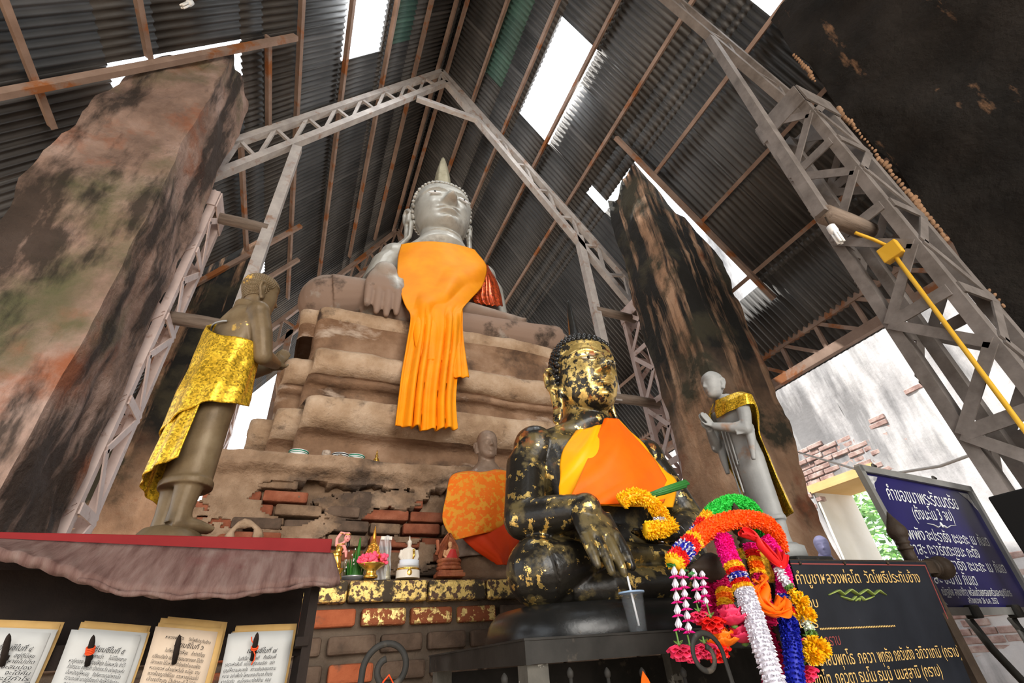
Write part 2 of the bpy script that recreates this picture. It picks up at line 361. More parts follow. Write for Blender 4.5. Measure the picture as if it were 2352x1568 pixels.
wallpatch(-4, 4.0, 0, 9, 30, 36); wallpatch(5.0, 13, 0, 9, 30, 36); wallpatch(4.0, 5.0, 3.08, 9, 8, 24)
mb.box((WX + 0.5, 9.0, 4.5), (0.9, 8.0, 9)); mb.box((WX + 0.5, 0.0, 4.5), (0.9, 8.0, 9))
mb.box((WX + 0.5, 4.5, 6.04), (0.9, 1.0, 5.9))
o = mb.build('wall_right', [M_wall]); tag(o, kind='structure')
mb = MB(); mb.box((WX + 0.42, 4.5, 3.06), (0.9, 1.02, 0.05)); mb.box((WX + 0.10, 4.5, 3.11), (0.25, 1.1, 0.10))
tag(mb.build('trim_2', M_reveal), kind='structure')
tag(MB().box((WX + 0.45, 4.985, 1.52), (0.88, 0.05, 3.04)).build('trim_4', mat('daylit_white_jamb', [(0.70, 0.66, 0.56), (0.80, 0.77, 0.70)], 0.9, 0, 2)), kind='structure')  # far jamb whitened, its blown-out daylight put into the colour
# courses of bare brick where the plaster has fallen off
mb = MB(); rnd = random.Random(4)
def brick_field(mb, inside, z0, z1, y0, y1, x, bh=0.085, bl=0.30, mi=0):
    z = z0; row = 0
    while z < z1:
        y = y0 - rnd.random() * bl
        while y < y1:
            l = bl * rnd.uniform(0.75, 1.1)
            if inside(y + l / 2, z + bh / 2): mb.box((x + 0.045 - rnd.uniform(0.0, 0.03), y + l / 2, z + bh / 2), (0.12, l - 0.014, bh - 0.016), mi)
            y += l
        z += bh; row += 1
def fallen(y, z):
    if 4.0 < y < 5.0 and z < 3.14: return False
    n = noise.noise(Vector((y * 1.3, 2, 0)))
    if 3.4 < y < 4.0 and 3.0 < z < 3.62 + 0.3 * n: return True
    if y < 4.0: return z < 1.95 + 0.35 * n - 0.25 * max(0, 2.6 - y) * 0 or (2.75 < y < 3.0 and 3.7 < z < 3.9)
    if y > 5.0: return 2.6 < z < 3.30 + 0.2 * n - max(0, y - 5.6) * 0.08
    return z < 3.72 + 0.28 * n
brick_field(mb, fallen, 0.0, 4.2, 0.0, 12.0, WX + 0.02)
o = mb.build('trim_3', M_brick_w); bevel(o, 0.008, 1); tag(o, kind='structure')

# unseen front wall with wide opening, added behind the viewer to cut sky light
mb = MB()
mb.box((-3.9, -5.3, 3), (3.4, 0.6, 6)); mb.box((6.0, -5.3, 3), (3.4, 0.6, 6)); mb.box((0.95, -5.3, 7.7), (13.5, 0.6, 3.4))
tag(mb.build('wall_front_blocker', M_pier_d), kind='structure')
# ---------------------------------------------------------------- steel trusses, columns, purlins, rails
def laced(mb, p, q, r, s_, n, w, d, side, plate=0.0):
    """zigzag lacing between chord p->q and chord r->s"""
    p, q, r, s_ = map(Vector, (p, q, r, s_))
    for i in range(n):
        a = p.lerp(q, i / n) if i % 2 == 0 else r.lerp(s_, i / n); b = r.lerp(s_, (i + 1) / n) if i % 2 == 0 else p.lerp(q, (i + 1) / n)
        mb.bar(a, b, w, d, side)
        if plate and i % 2: mb.bar(p.lerp(q, i / n), r.lerp(s_, i / n), plate, d * 1.1, side)
def column(root, x0, x1, y0, y1, z1, n, m, w=0.075):
    cs = [(x0, y0), (x1, y0), (x1, y1), (x0, y1)]
    for x, y in cs: MB().box((x, y, z1 / 2), (w, w, z1)).build('column_chord', m, root)
    for (a, b, side) in ((0, 3, (1, 0, 0)), (0, 1, (0, 1, 0)), (1, 2, (1, 0, 0)), (3, 2, (0, 1, 0))):
        mb = MB(); A, B = cs[a], cs[b]; off = Vector(side) * (-0.045 if a == 0 else 0.045)
        laced(mb, Vector((*A, 0)) + off, Vector((*A, z1)) + off, Vector((*B, 0)) + off, Vector((*B, z1)) + off, n, w * 0.9, 0.012, side, w * 1.1)
        mb.box(Vector(((A[0] + B[0]) / 2, (A[1] + B[1]) / 2, z1 - 0.12)) + off * 1.1, (abs(A[0] - B[0]) + w if side[1] else 0.014, abs(A[1] - B[1]) + w if side[0] else 0.014, 0.24))
        mb.build('lacing', m, root)
def truss(name, label, y, apex, apex_low, lt, lb, rt, rb, n, m, colm, cl=None, cr=None, knees=None, tie=None, d=0.11, cw=0.095, zt=5.9, pipes=(), sw=0.125):
    root = empty(name, (0, 0, 0), label, 'roof truss')
    for nm, a, b in (('top_chord', apex, lt), ('top_chord', apex, rt), ('bottom_chord', apex_low, lb), ('bottom_chord', apex_low, rb)):
        MB().bar((a[0], y, a[1]), (b[0], y, b[1]), cw, d).build(nm, m, root)
    for t, b in ((lt, lb), (rt, rb)):
        mb = MB(); laced(mb, (apex[0], y, apex[1]), (t[0], y, t[1]), (apex_low[0], y, apex_low[1]), (b[0], y, b[1]), n, cw * 0.5, d * 0.4, (0, 1, 0)); mb.build('web', m, root)
    if tie: MB().bar((tie[0], y, tie[1]), (tie[2], y, tie[3]), cw * 1.1, d * 0.8).build('collar_tie', m, root)
    for k in knees or []: MB().bar((k[0], y, k[1]), (k[2], y, k[3]), sw, sw * 0.88).build('hanging_strut', m, root)
    for c in (cl, cr):
        if c: column(root, *c, zt, 13, colm)
    for p in pipes:
        mb = MB(); mb.tube([(p[0], y, p[2]), (lerp(p[0], p[1], 0.5), y, p[2] + 0.01), (p[1], y, p[2])], 0.07, 12); mb.build('brace_log', M_wood_log, root)
    return root
yA = 4.7
A = lambda px, py: (lambda p: (p.x, p.z))(at(px, py, y=yA))
truss('roof_truss', 'pale steel lattice truss with a collar tie, spanning before the big seated Buddha', yA, (1.12, 11.30), A(1024, 190), (-2.0, 6.75), (-1.9, 6.2), (4.95, 6.0), (4.7, 5.62), 18, M_steel_w, M_col_lit,
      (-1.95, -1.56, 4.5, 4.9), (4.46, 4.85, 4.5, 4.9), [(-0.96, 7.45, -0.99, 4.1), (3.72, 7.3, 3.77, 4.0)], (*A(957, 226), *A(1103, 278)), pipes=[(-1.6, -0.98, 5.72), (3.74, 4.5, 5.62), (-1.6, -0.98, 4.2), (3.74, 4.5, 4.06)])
yB = 1.12
B = lambda px, py: (lambda p: (p.x, p.z))(at(px, py, y=yB))
bt, bb = B(1530, 0), B(1870, 290)
k = (bb[1] - bt[1]) / (bb[0] - bt[0]); bl = (1.2, bt[1] + k * (1.2 - bt[0]))
truss('roof_truss', 'nearest grey steel lattice truss beside the blackened right pier, above the blue signboard', yB, (1.2, bl[1] + 0.55), bl, (-2.2, 6.0), (-2.0, 5.5), (bb[0] + 0.35, bb[1] + 0.08), bb, 14, M_steel, M_steel,
      None, (3.55, 3.93, 0.93, 1.31), [(*B(1632, 90), *B(1893, 492))], None, zt=5.3, d=0.08, cw=0.07, sw=0.085, pipes=[(B(1893, 492)[0], 3.6, B(1893, 492)[1])])
yC = 9.3
Cc = lambda px, py: (lambda p: (p.x, p.z))(at(px, py, y=yC))
truss('roof_truss', 'rear lattice truss against the bright sky behind the big Buddha', yC, (1.12, 11.35), (1.12, 10.75), Cc(600, 772), Cc(612, 812), (5.6, 5.1), (5.2, 5.2), 16, M_purlin, M_col_lit,
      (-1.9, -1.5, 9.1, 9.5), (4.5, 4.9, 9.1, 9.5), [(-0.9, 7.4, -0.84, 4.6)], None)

# purlins: steel channels running under the roof from truss to truss
def purlin(p, q, label, group):
    mb = MB(); k = SL if p.x < RX else SR; n = Vector((-k, 0, 1)).normalized()
    a, b = p - n * 0.05, q - n * 0.05
    mb.bar(a, b, 0.032, 0.075, n); mb.bar(a - n * 0.035, b - n * 0.035, 0.055, 0.010, n)
    return tag(mb.build('purlin', M_purlin), label, 'purlin', group)
def on_roof(px, py, left):
    r = ray(px, py); k = SL if left else SR
    return EYE + r * ((RZ - k * RX - EYE.z) / (r.z - k * r.x))
left_p = [(906, 0, 'third'), (803, 0, 'fourth'), (683, 60, 'fifth')]
for px, py, nth in [(985, 0, 'second'), (906, 0, 'third'), (803, 0, 'fourth'), (683, 60, 'fifth')]:
    x = on_roof(px, py, True).x
    purlin(Vector((x, -3.5, RZ + SL * (x - RX))), Vector((x, 9.2, RZ + SL * (x - RX))), 'steel purlin under the left roof slope, %s from the ridge' % nth, 'purlins under the left slope')
for px, py, nth in [(553, 450, 'sixth')]:
    x = on_roof(px, py, True).x
    purlin(Vector((x, 4.7, RZ + SL * (x - RX))), Vector((x, 7.0, RZ + SL * (x - RX))), 'short steel purlin low on the left slope behind the front pier', 'purlins under the left slope')
x = on_roof(609, 200, True).x
purlin(Vector((x, 3.42, RZ + SL * (x - RX))), Vector((x, 4.7, RZ + SL * (x - RX))), 'short steel purlin beside the broken top of the big left pier', 'purlins under the left slope')
for px, py, t in [(318, 55, 'upper'), (104, 270, 'lower')]:
    x = on_roof(px, py, True).x
    purlin(Vector((x, -1.5, RZ + SL * (x - RX))), Vector((x, 3.42 if t == 'upper' else 3.9, RZ + SL * (x - RX))), '%s of the two dark purlins left of the big left pier' % t, 'purlins under the left slope')
for dx, s_ in ((-0.14, 'left'), (0.14, 'right')):
    k = SL if dx < 0 else SR
    purlin(Vector((RX + dx, -3.5, RZ + k * dx)), Vector((RX + dx, 9.4, RZ + k * dx)), '%s of the two twin purlins along the roof ridge' % s_, 'twin ridge purlins')
for (px, py, nth, y0, y1) in [(1130, 120, 'first', -3.5, 9.2), (1289, 0, 'second', -3.5, 9.2), (1427, 0, 'third', -3.5, 9.2), (1575, 37, 'fourth', -3.5, 9.2), (1678, 176, 'fifth', -3.5, 3.1), (1775, 339, 'sixth', -3.5, 3.1), (1880, 502, 'seventh', -3.5, 9.2)]:
    x = on_roof(px, py, False).x
    purlin(Vector((x, y0, RZ + SR * (x - RX))), Vector((x, y1, RZ + SR * (x - RX))), 'steel purlin under the right roof slope, %s below the ridge' % nth, 'purlins under the right slope')
for px, py in [(1250, 734)]:
    x = on_roof(px, py, False).x
def trimmer(p, q, label):
    mb = MB(); mb.bar(p - Vector((0, 0, 0.24)), q - Vector((0, 0, 0.24)), 0.08, 0.06); tag(mb.build('trimmer_rail', M_purlin), label, 'roof rail', 'trimmer rails round the pier openings')
zl = lambda x: RZ + SL * (x - RX); zr = lambda x: RZ + SR * (x - RX)
trimmer(Vector((-3.0, 3.44, zl(-3.0))), Vector((-1.13, 3.44, zl(-1.13))), 'sloping steel rail along the roof opening over the big left pier')
trimmer(Vector((3.6, 3.1, zr(3.6))), Vector((5.6, 3.1, zr(5.6))), 'sloping steel rail along the bright slit above the right pier')
trimmer(Vector((-2.3, 7.0, zl(-2.3))), Vector((-0.95, 7.0, zl(-0.95))), 'nearer of two short rails over the small rear left pier')
trimmer(Vector((-2.3, 7.95, zl(-2.3))), Vector((-0.95, 7.95, zl(-0.95))), 'farther of two short rails over the small rear left pier')
# eave lattice beam on the right
root = empty('eave_beam', (6.1, 4, 4.5), 'steel lattice beam along the right eave, open sky wall behind it', 'lattice beam')
for nm, z, w in (('top_chord', 4.70, 0.11), ('bottom_chord', 4.24, 0.13)):
    MB().bar((0, -6, z - 4.5), (0, 8, z - 4.5), 0.08, w, (0, 0, 1)).build(nm, M_purlin, root)
mb = MB(); i = 0; y = -6.0
while y < 8:
    mb.bar((0, y, 0.2), (0, y, -0.26), 0.05, 0.05, (1, 0, 0)); mb.bar((0, y + 0.05, -0.26), (0, y + 0.55, 0.2), 0.05, 0.05, (1, 0, 0)); y += 0.56
mb.build('web', M_purlin, root)
root = empty('eave_beam', (-3.95, 4, 4.2), 'steel lattice beam along the left eave behind the big pier', 'lattice beam')
for nm, z in (('top_chord', 0.0), ('bottom_chord', -0.45)):
    MB().bar((0, -6, z), (0, 8, z), 0.08, 0.1, (0, 0, 1)).build(nm, M_purlin, root)
# ---------------------------------------------------------------- figure builders (statues)
def gss(x, c, s): return math.exp(-((x - c) / s) ** 2)
W_TAB = [(0, 0.0), (0.02, 0.13), (0.07, 0.21), (0.16, 0.275), (0.3, 0.325), (0.45, 0.35), (0.6, 0.365), (0.72, 0.355), (0.82, 0.32), (0.9, 0.255), (0.96, 0.165), (0.99, 0.08), (1.0, 0.0)]
F_TAB = [(0, -0.20), (0.03, -0.30), (0.1, -0.345), (0.25, -0.365), (0.4, -0.375), (0.55, -0.375), (0.7, -0.365), (0.8, -0.33), (0.9, -0.25), (0.97, -0.12), (1.0, 0.03)]
B_TAB = [(0, -0.02), (0.05, 0.10), (0.15, 0.2), (0.3, 0.28), (0.5, 0.38), (0.65, 0.42), (0.8, 0.38), (0.9, 0.29), (0.97, 0.16), (1.0, 0.03)]
def face_relief(x, t, old=False, big=1.0):
    d = 0.0; ax = abs(x)
    hn = interp([(0.33, 0.0), (0.36, 0.085), (0.40, 0.105), (0.5, 0.055), (0.6, 0.02), (0.64, 0.0)], t)
    d += hn * big * math.exp(-(x / lerp(0.06, 0.03, smooth(0.36, 0.6, t))) ** 2)
    d += 0.04 * big * gss(ax, 0.062, 0.03) * gss(t, 0.375, 0.03)
    d -= 0.030 * gss(ax, 0.16, 0.09) * gss(t, 0.545, 0.045)
    lid = t - (0.525 + 0.10 * (ax - 0.15) ** 2 * -4)
    d += 0.036 * gss(ax, 0.16, 0.085) * gss(lid, 0.0, 0.034)
    d -= 0.016 * gss(ax, 0.16, 0.075) * gss(lid, -0.022, 0.008)
    tb = 0.585 + 0.055 * (1 - ((ax - 0.16) / 0.16) ** 2)
    if 0.015 < ax < 0.32: d += 0.017 * gss(t, tb, 0.015)
    mu = 0.22 * max(0, ax - 0.03) ** 1.5
    d += 0.030 * math.exp(-(x / 0.115) ** 4) * gss(t, 0.272 + mu, 0.020)
    d += 0.034 * math.exp(-(x / 0.10) ** 4) * gss(t, 0.222 + mu, 0.022)
    d -= 0.022 * math.exp(-(x / 0.13) ** 4) * gss(t, 0.248 + mu, 0.009)
    d += 0.028 * gss(x, 0, 0.09) * gss(t, 0.10, 0.055); d -= 0.012 * gss(x, 0, 0.1) * gss(t, 0.175, 0.02)
    d -= 0.012 * gss(x, 0, 0.018) * gss(t, 0.315, 0.025)
    if old:
        d += 0.02 * gss(ax, 0.2, 0.05) * gss(t, 0.42, 0.05) - 0.02 * gss(ax, 0.19, 0.05) * gss(t, 0.3, 0.08) - 0.012 * gss(ax - (0.42 - t) * 0.5, 0.085, 0.015) * smooth(0.2, 0.25, t) * smooth(0.42, 0.36, t)
        d += 0.006 * math.sin(t * 130) * smooth(0.66, 0.70, t) * smooth(0.86, 0.8, t)
    else: d += 0.012 * gss(ax, 0.19, 0.09) * gss(t, 0.38, 0.08)
    return d
def add_head(mb, c, h, wf=1.0, df=1.0, n=112, m=100, mi=0, old=False, M=None, relief=1.0, cap=0.0, capline=0.74):
    """c: chin level at the head's axis, faces -y; cap raises the hair above the hairline"""
    c = Vector(c); M = M or Matrix.Identity(3); vs = []
    for j in range(m + 1):
        t = 0.5 - 0.5 * math.cos(PI * j / m); w = interp(W_TAB, t); f = interp(F_TAB, t); b = interp(B_TAB, t); cy = 0.0
        for i in range(n):
            a = 2 * PI * i / n; sx, sy = math.sin(a), -math.cos(a)
            x = w * math.copysign(abs(sx) ** 0.9, sx)
            y = (-f if False else f) * abs(math.cos(a)) ** 0.85 if sy < 0 else b * sy
            if sy < 0: y -= face_relief(x, t, old) * relief * smooth(0.0, 0.35, -sy)
            if cap:
                hl = capline - 0.42 * smooth(-0.25, 0.55, sy) - 0.10 * smooth(0.75, 1.0, abs(sx)) * (1 if sy < 0 else 0)
                k = smooth(hl - 0.012, hl + 0.012, t) * cap; r = math.hypot(x, y) or 1
                x += x / r * k; y += y / r * k
            vs.append(c + M @ Vector((x * h * wf, y * h * df, t * h + (cap * h * smooth(0.9, 1, t)))))
    fs = [(j * n + i, j * n + (i + 1) % n, (j + 1) * n + (i + 1) % n, (j + 1) * n + i) for j in range(m) for i in range(n)]
    k = len(vs); vs += [sum(vs[:n], Vector()) / n, sum(vs[m * n:m * n + n], Vector()) / n]
    fs += [(k, (i + 1) % n, i) for i in range(n)] + [(k + 1, m * n + i, m * n + (i + 1) % n) for i in range(n)]
    mb.add(vs, fs, mi, True)
def add_ear(mb, c, h, s, long=0.62, M=None, mi=0, wf=1.0, flare=0.05):
    """long-lobed ear on side s (+1/-1)"""
    c = Vector(c); M = M or Matrix.Identity(3); w = 0.35 * wf
    P = lambda x, y, z: c + M @ Vector((s * x * h, y * h, z * h))
    top, bot = 0.60, 0.60 - long
    rim = [P(w, 0.06, 0.50), P(w + 0.035, 0.10, 0.58), P(w + 0.055, 0.14, top), P(w + 0.06, 0.19, 0.55), P(w + 0.05, 0.19, 0.42), P(w + 0.03, 0.14, 0.32), P(w + 0.025, 0.11, lerp(0.3, bot, 0.5)), P(w + flare, 0.09, bot + 0.03), P(w + flare + 0.01, 0.07, bot)]
    mb.tube(rim, [0.03 * h, 0.034 * h, 0.034 * h, 0.036 * h, 0.036 * h, 0.038 * h, 0.036 * h, 0.038 * h, 0.02 * h], 10, mi)
    mb.tube([P(w + 0.01, 0.05, 0.48), P(w + 0.015, 0.10, 0.48), P(w + 0.015, 0.10, 0.34), P(w - 0.01, 0.05, 0.3), P(w - 0.005, 0.045, lerp(0.3, bot, 0.5)), P(w + flare * 0.8, 0.05, bot + 0.02)], [0.02 * h, 0.05 * h, 0.05 * h, 0.035 * h, 0.03 * h, 0.02 * h], 8, mi)
def add_hand(mb, wrist, dirn, palm_n, L, side=1, spread=0.1, curl=0.25, mi=0, thumb=True, rw=None, fat=1.0):
    """palm and five fingers; dirn along the fingers, palm_n the way the palm faces, side = which way the thumb lies"""
    w = Vector(wrist); d = Vector(dirn).normalized(); n = Vector(palm_n); n = (n - d * n.dot(d)).normalized(); a = d.cross(n) * side
    pw, pl, fr = 0.22 * L * fat, 0.46 * L, 0.054 * L * (fat if fat == 1.0 else 0.86 * fat)
    if rw is None: rw = 0.13 * L
    Q = Matrix((a, n, d)).transposed()
    sec = [(0.0, rw, rw * 0.8), (0.2, pw * 0.85, 0.11 * L), (0.6, pw, 0.095 * L), (0.95, pw, 0.075 * L), (1.05, pw * 0.85, 0.05 * L)]
    vs = []; K = 16
    for t, ra, rb in sec:
        for k in range(K): vs.append(w + Q @ Vector((ra * math.cos(2 * PI * k / K), rb * math.sin(2 * PI * k / K), t * pl)))
    fs = [(i * K + k, i * K + (k + 1) % K, (i + 1) * K + (k + 1) % K, (i + 1) * K + k) for i in range(len(sec) - 1) for k in range(K)] + [tuple(range(K))[::-1], tuple((len(sec) - 1) * K + k for k in range(K))]
    mb.add(vs, fs, mi, True)
    for j, (o, fl) in enumerate(((0.75, 0.46), (0.25, 0.53), (-0.25, 0.50), (-0.75, 0.40))):
        p = w + a * (pw * o) + d * pl * 0.9; pts = [p]; ang = 0.0
        dd = (d + a * (spread * o)).normalized()
        for sgm in (0.42, 0.32, 0.26):
            ang += curl * 0.6; v = dd * math.cos(ang) + n * math.sin(ang); p = p + v * fl * L * sgm; pts.append(p)
        mb.tube(pts, [fr * 1.12, fr * 1.1, fr * 0.98, fr * 0.75], 10, mi)
        mb.ball(pts[-1], fr * 0.76, 8, 6, mi)
    if thumb:
        p = w + a * pw * 0.75 + d * pl * 0.22; q = p + (a * (0.75 if fat == 1.0 else 0.22) + d * 0.8 + n * 0.25).normalized() * 0.26 * L; r = q + (d * 1.0 + a * (0.12 if fat == 1.0 else -0.1) + n * 0.25).normalized() * 0.22 * L
        mb.tube([p, q, r], [fr * 1.4, fr * 1.2, fr * 0.85], 10, mi); mb.ball(r, fr * 0.86, 8, 6, mi)
def flame(mb, c, h, r, n=20, ribs=6, mi=0):
    """flame finial: slender ribbed cone"""
    prof = [(1.0, 0), (0.98, 0.03), (0.80, 0.10), (0.62, 0.2), (0.52, 0.32), (0.50, 0.42), (0.42, 0.58), (0.33, 0.72), (0.22, 0.86), (0.13, 0.95), (0.03, 1.0)]
    vs = []; c = Vector(c)
    for q, z in prof:
        for k in range(n):
            a = 2 * PI * k / n; rr = r * q * (1 + 0.13 * math.cos(ribs * a + z * 3) * (1 - z * 0.5)); vs.append(c + Vector((rr * math.cos(a), rr * math.sin(a), z * h)))
    N = len(prof); fs = [(i * n + k, i * n + (k + 1) % n, (i + 1) * n + (k + 1) % n, (i + 1) * n + k) for i in range(N - 1) for k in range(n)] + [tuple(range(n))[::-1], tuple((N - 1) * n + k for k in range(n))]
    mb.add(vs, fs, mi, True)
def head_point(h, wf, df, a, t, off=0.0):
    w = interp(W_TAB, t) + off; f = interp(F_TAB, t) - off; b = interp(B_TAB, t) + off; sx, sy = math.sin(a), -math.cos(a)
    return Vector((w * math.copysign(abs(sx) ** 0.9, sx) * h * wf, (f * abs(math.cos(a)) ** 0.85 if sy < 0 else b * sy) * h * df, t * h))
def add_curls(mb, c, h, wf, df, rows, r, line=0.745, mi=0, back=0.30):
    """rows of snail curls over the skull"""
    c = Vector(c)
    for j in range(rows):
        t = lerp(back, 0.985, j / (rows - 1)); circ = 2 * PI * max(0.05, interp(W_TAB, t)); n = max(3, int(circ * h / (r * 1.75)))
        for i in range(n):
            a = 2 * PI * (i + 0.5 * (j % 2)) / n; sy = -math.cos(a); sx = abs(math.sin(a))
            hl = line - 0.46 * smooth(-0.45, 0.25, sy)
            if t < hl: continue
            p = head_point(h, wf, df, a, t, 0.012); mb.ball(c + p, (r, r, r * 0.95), 7, 5, mi)

# ---------------------------------------------------------------- the great seated Buddha and its stepped throne
M_throne = mat('weathered_brown_plaster', [(0.095, 0.052, 0.030), (0.23, 0.135, 0.080), (0.38, 0.25, 0.165)], 0.9, 0, 1.8, 10, bump=0.9, bscale=7, bdist=0.04,
  layers=[dict(col=(0.055, 0.036, 0.026), lo=0.54, hi=0.66, scale=1.5, seed=3), dict(col=(0.46, 0.36, 0.28), lo=0.57, hi=0.66, scale=2.4, stretch=(0.6, 0.6, 1.6), seed=6),
          dict(col=(0.75, 0.72, 0.68), lo=0.73, hi=0.76, scale=4, stretch=(4, 4, 0.35), seed=11)])
M_throne_p = mat('pale_toplit_plaster', [(0.21, 0.125, 0.072), (0.38, 0.26, 0.165), (0.52, 0.39, 0.28)], 0.9, 0, 3.0, 10, bump=0.9, bscale=12, bdist=0.03,
  layers=[dict(col=(0.07, 0.046, 0.033), lo=0.56, hi=0.66, scale=2.5, seed=3), dict(col=(0.78, 0.75, 0.70), lo=0.72, hi=0.75, scale=4, stretch=(4, 4, 0.35), seed=11)])  # moulding plaster made paler: top light painted in, along with dust
M_redbrick = mat('old_red_brick', [(0.13, 0.04, 0.022), (0.24, 0.075, 0.038), (0.34, 0.13, 0.075)], 0.92, 0, 5, 8, bump=0.8, bscale=18)
M_darkbrick = mat('sooty_brick', [(0.05, 0.035, 0.025), (0.11, 0.072, 0.05), (0.17, 0.115, 0.08)], 0.9, 0, 5, 8, bump=0.8, bscale=18)
M_mortar = mat('sandy_mortar', [(0.14, 0.085, 0.050), (0.27, 0.175, 0.110), (0.43, 0.30, 0.20)], 0.95, 0, 3, 10, bump=1.0, bscale=12, bdist=0.04, layers=[dict(col=(0.09, 0.062, 0.045), lo=0.52, hi=0.64, scale=2.5, seed=2)])
TX = 1.30
root = empty('stepped_throne', (TX, 5.4, 0), 'weathered stepped brick and plaster throne under the great seated Buddha', 'pedestal')
PROF = [(2.40, 4.20), (2.6, 4.18), (2.80, 4.22), (2.86, 4.22), (2.89, 4.08), (2.95, 3.97), (3.05, 3.92), (3.14, 3.93), (3.18, 4.02), (3.19, 4.36), (3.46, 4.38), (3.48, 4.24), (3.53, 4.24), (3.55, 4.34), (3.57, 4.18), (3.64, 4.13), (3.74, 4.12), (3.80, 4.17), (3.82, 4.28), (3.83, 4.50), (4.20, 4.52), (4.36, 4.55), (4.39, 4.49), (4.54, 4.48), (4.58, 4.58)]
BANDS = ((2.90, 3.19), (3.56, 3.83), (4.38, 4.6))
mb = MB()
def ring_block(hw0, dy, prof, back=7.0, seed=0, amp=0.035, wk=1.0):
    n_side, n_front = 14, 60; rings = []
    fine = []
    for (z0, y0), (z1, y1) in zip(prof, prof[1:]):
        k = max(1, int(math.hypot(z1 - z0, y1 - y0) / 0.07))
        fine += [(lerp(z0, z1, i / k), lerp(y0, y1, i / k)) for i in range(k)]
    fine.append(prof[-1]); vs = []
    for z, y in fine:
        hw = hw0 + (4.45 - y) * wk; yy = y + dy; pts = []
        cr = 0.10
        for i in range(n_side): pts.append((-hw, lerp(back, yy + cr, i / n_side)))
        for i in range(5): a = PI + PI / 2 * i / 4; pts.append((-hw + cr + cr * math.cos(a), yy + cr + cr * math.sin(a)))
        for i in range(1, n_front): pts.append((lerp(-hw + cr, hw - cr, i / n_front), yy))
        for i in range(5): a = -PI / 2 + PI / 2 * i / 4; pts.append((hw - cr + cr * math.cos(a), yy + cr + cr * math.sin(a)))
        for i in range(1, n_side + 1): pts.append((hw, lerp(yy + cr, back, i / n_side)))
        for x, y_ in pts:
            q = Vector((x * 1.3 + seed, y_ * 1.3, z * 2.0)); k = noise.fractal(q, 0.9, 2.0, 6) * amp
            k2 = noise.noise(Vector((x * 0.8, seed, z * 0.9))) * amp * 1.2
            vs.append((x * (1 + (k + k2) * 0.4), y_ - 5.4 - k - k2, z + k * 0.5))
    m = len(pts); N = len(fine); fs = [(i * m + k, i * m + k + 1, (i + 1) * m + k + 1, (i + 1) * m + k) for i in range(N - 1) for k in range(m - 1)]
    fs.append(tuple((N - 1) * m + k for k in range(m)))
    k0 = len(mb.m); mb.add(vs, fs, 0, True)
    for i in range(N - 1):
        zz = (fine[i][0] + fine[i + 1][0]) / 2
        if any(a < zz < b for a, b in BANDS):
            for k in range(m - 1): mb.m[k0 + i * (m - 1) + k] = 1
ring_block(1.50, 0.0, PROF, seed=1, wk=-0.15)
ring_block(1.74, 0.30, [p for p in PROF if p[0] < 3.9] + [(3.95, 4.9)], seed=7, wk=-0.15)
ring_block(1.97, 0.60, [p for p in PROF if p[0] < 3.3], seed=12, wk=-0.15)
ring_block(1.70, 0.12, [(4.28, 4.6)] + [p for p in PROF if p[0] > 4.3], seed=17, wk=0)
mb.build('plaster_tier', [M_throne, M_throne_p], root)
MB().hexa([(-1.95, -1.56, 2.40), (1.85, -1.56, 2.40), (1.85, -1.0, 2.40), (-1.95, -1.0, 2.40), (-1.95, -1.56, 2.505), (1.85, -1.56, 2.505), (1.85, -1.0, 2.60), (-1.95, -1.0, 2.60)]).build('ledge', M_throne, root)
# eroded brick body below the plaster tiers
rnd = random.Random(11)
mb = MB(); core = MB()
rough_block(core, [(-2.3, -1.52, 0), (2.1, -1.52, 0), (2.1, 1.6, 0), (-2.3, 1.6, 0), (-1.92, -1.50, 2.50), (1.82, -1.50, 2.50), (1.82, 1.6, 2.50), (-1.92, 1.6, 2.50)], (70, 24, 50), 0.07, 2.2, 3)
core.build('mortar_core', M_mortar, root)
z = 0.9; bh = 0.098
while z < 2.42:
    xl = lerp(-2.22, -1.90, z / 2.5); x = xl - rnd.random() * 0.2
    while x < 1.75:
        l = rnd.uniform(0.24, 0.40); k = noise.noise(Vector((x * 1.5, z * 2.4, 4)))
        if k > -0.30:
            mi = 0 if noise.noise(Vector((x * 1.1, z * 3.5, 9))) > -0.05 and rnd.random() < 0.75 else (1 if rnd.random() < 0.55 else 2)
            if z > 2.2 and rnd.random() < 0.5: mi = 2
            o_ = 0.05 * noise.noise(Vector((x, z * 2, 1))) - rnd.uniform(0, 0.035)
            mb.box((max(x, xl - 0.05) + l / 2, -1.50 + o_, z + bh / 2), (l - 0.016, 0.16, bh - 0.020), mi, Matrix.Rotation(R(rnd.uniform(-1.2, 1.2)), 3, 'Y'))
        x += l
    z += bh
o = mb.build('brick_course', [M_redbrick, M_darkbrick, M_mortar], root); bevel(o, 0.014, 2)
# patches of plaster still clinging to the bricks, and the lip of the ledge
mb = MB(); nu, nv = 300, 120
def skin(u, v):
    x = lerp(-1.98, 1.85, u); z = lerp(1.0, 2.52, v); return Vector((x, -1.605 - 0.05 * noise.fractal(Vector((x * 2, z * 4, 3)), 1, 2, 5) - 0.08 * smooth(2.36, 2.44, z) * (1 + 0.6 * noise.noise(Vector((x * 1.2, 0, 0)))), z))
vs = [skin(i / nu, j / nv) for j in range(nv + 1) for i in range(nu + 1)]; fs = []
for j in range(nv):
    for i in range(nu):
        x, z = vs[j * (nu + 1) + i].x, vs[j * (nu + 1) + i].z
        if noise.fractal(Vector((x * 1.6, z * 4.2, 20)), 0.9, 2, 5) + smooth(2.30, 2.42, z) * 1.3 + 0.35 * smooth(-1.3, -1.9, x) > 0.13: fs.append((j * (nu + 1) + i, j * (nu + 1) + i + 1, (j + 1) * (nu + 1) + i + 1, (j + 1) * (nu + 1) + i))
mb.add(vs, fs, 0, True)
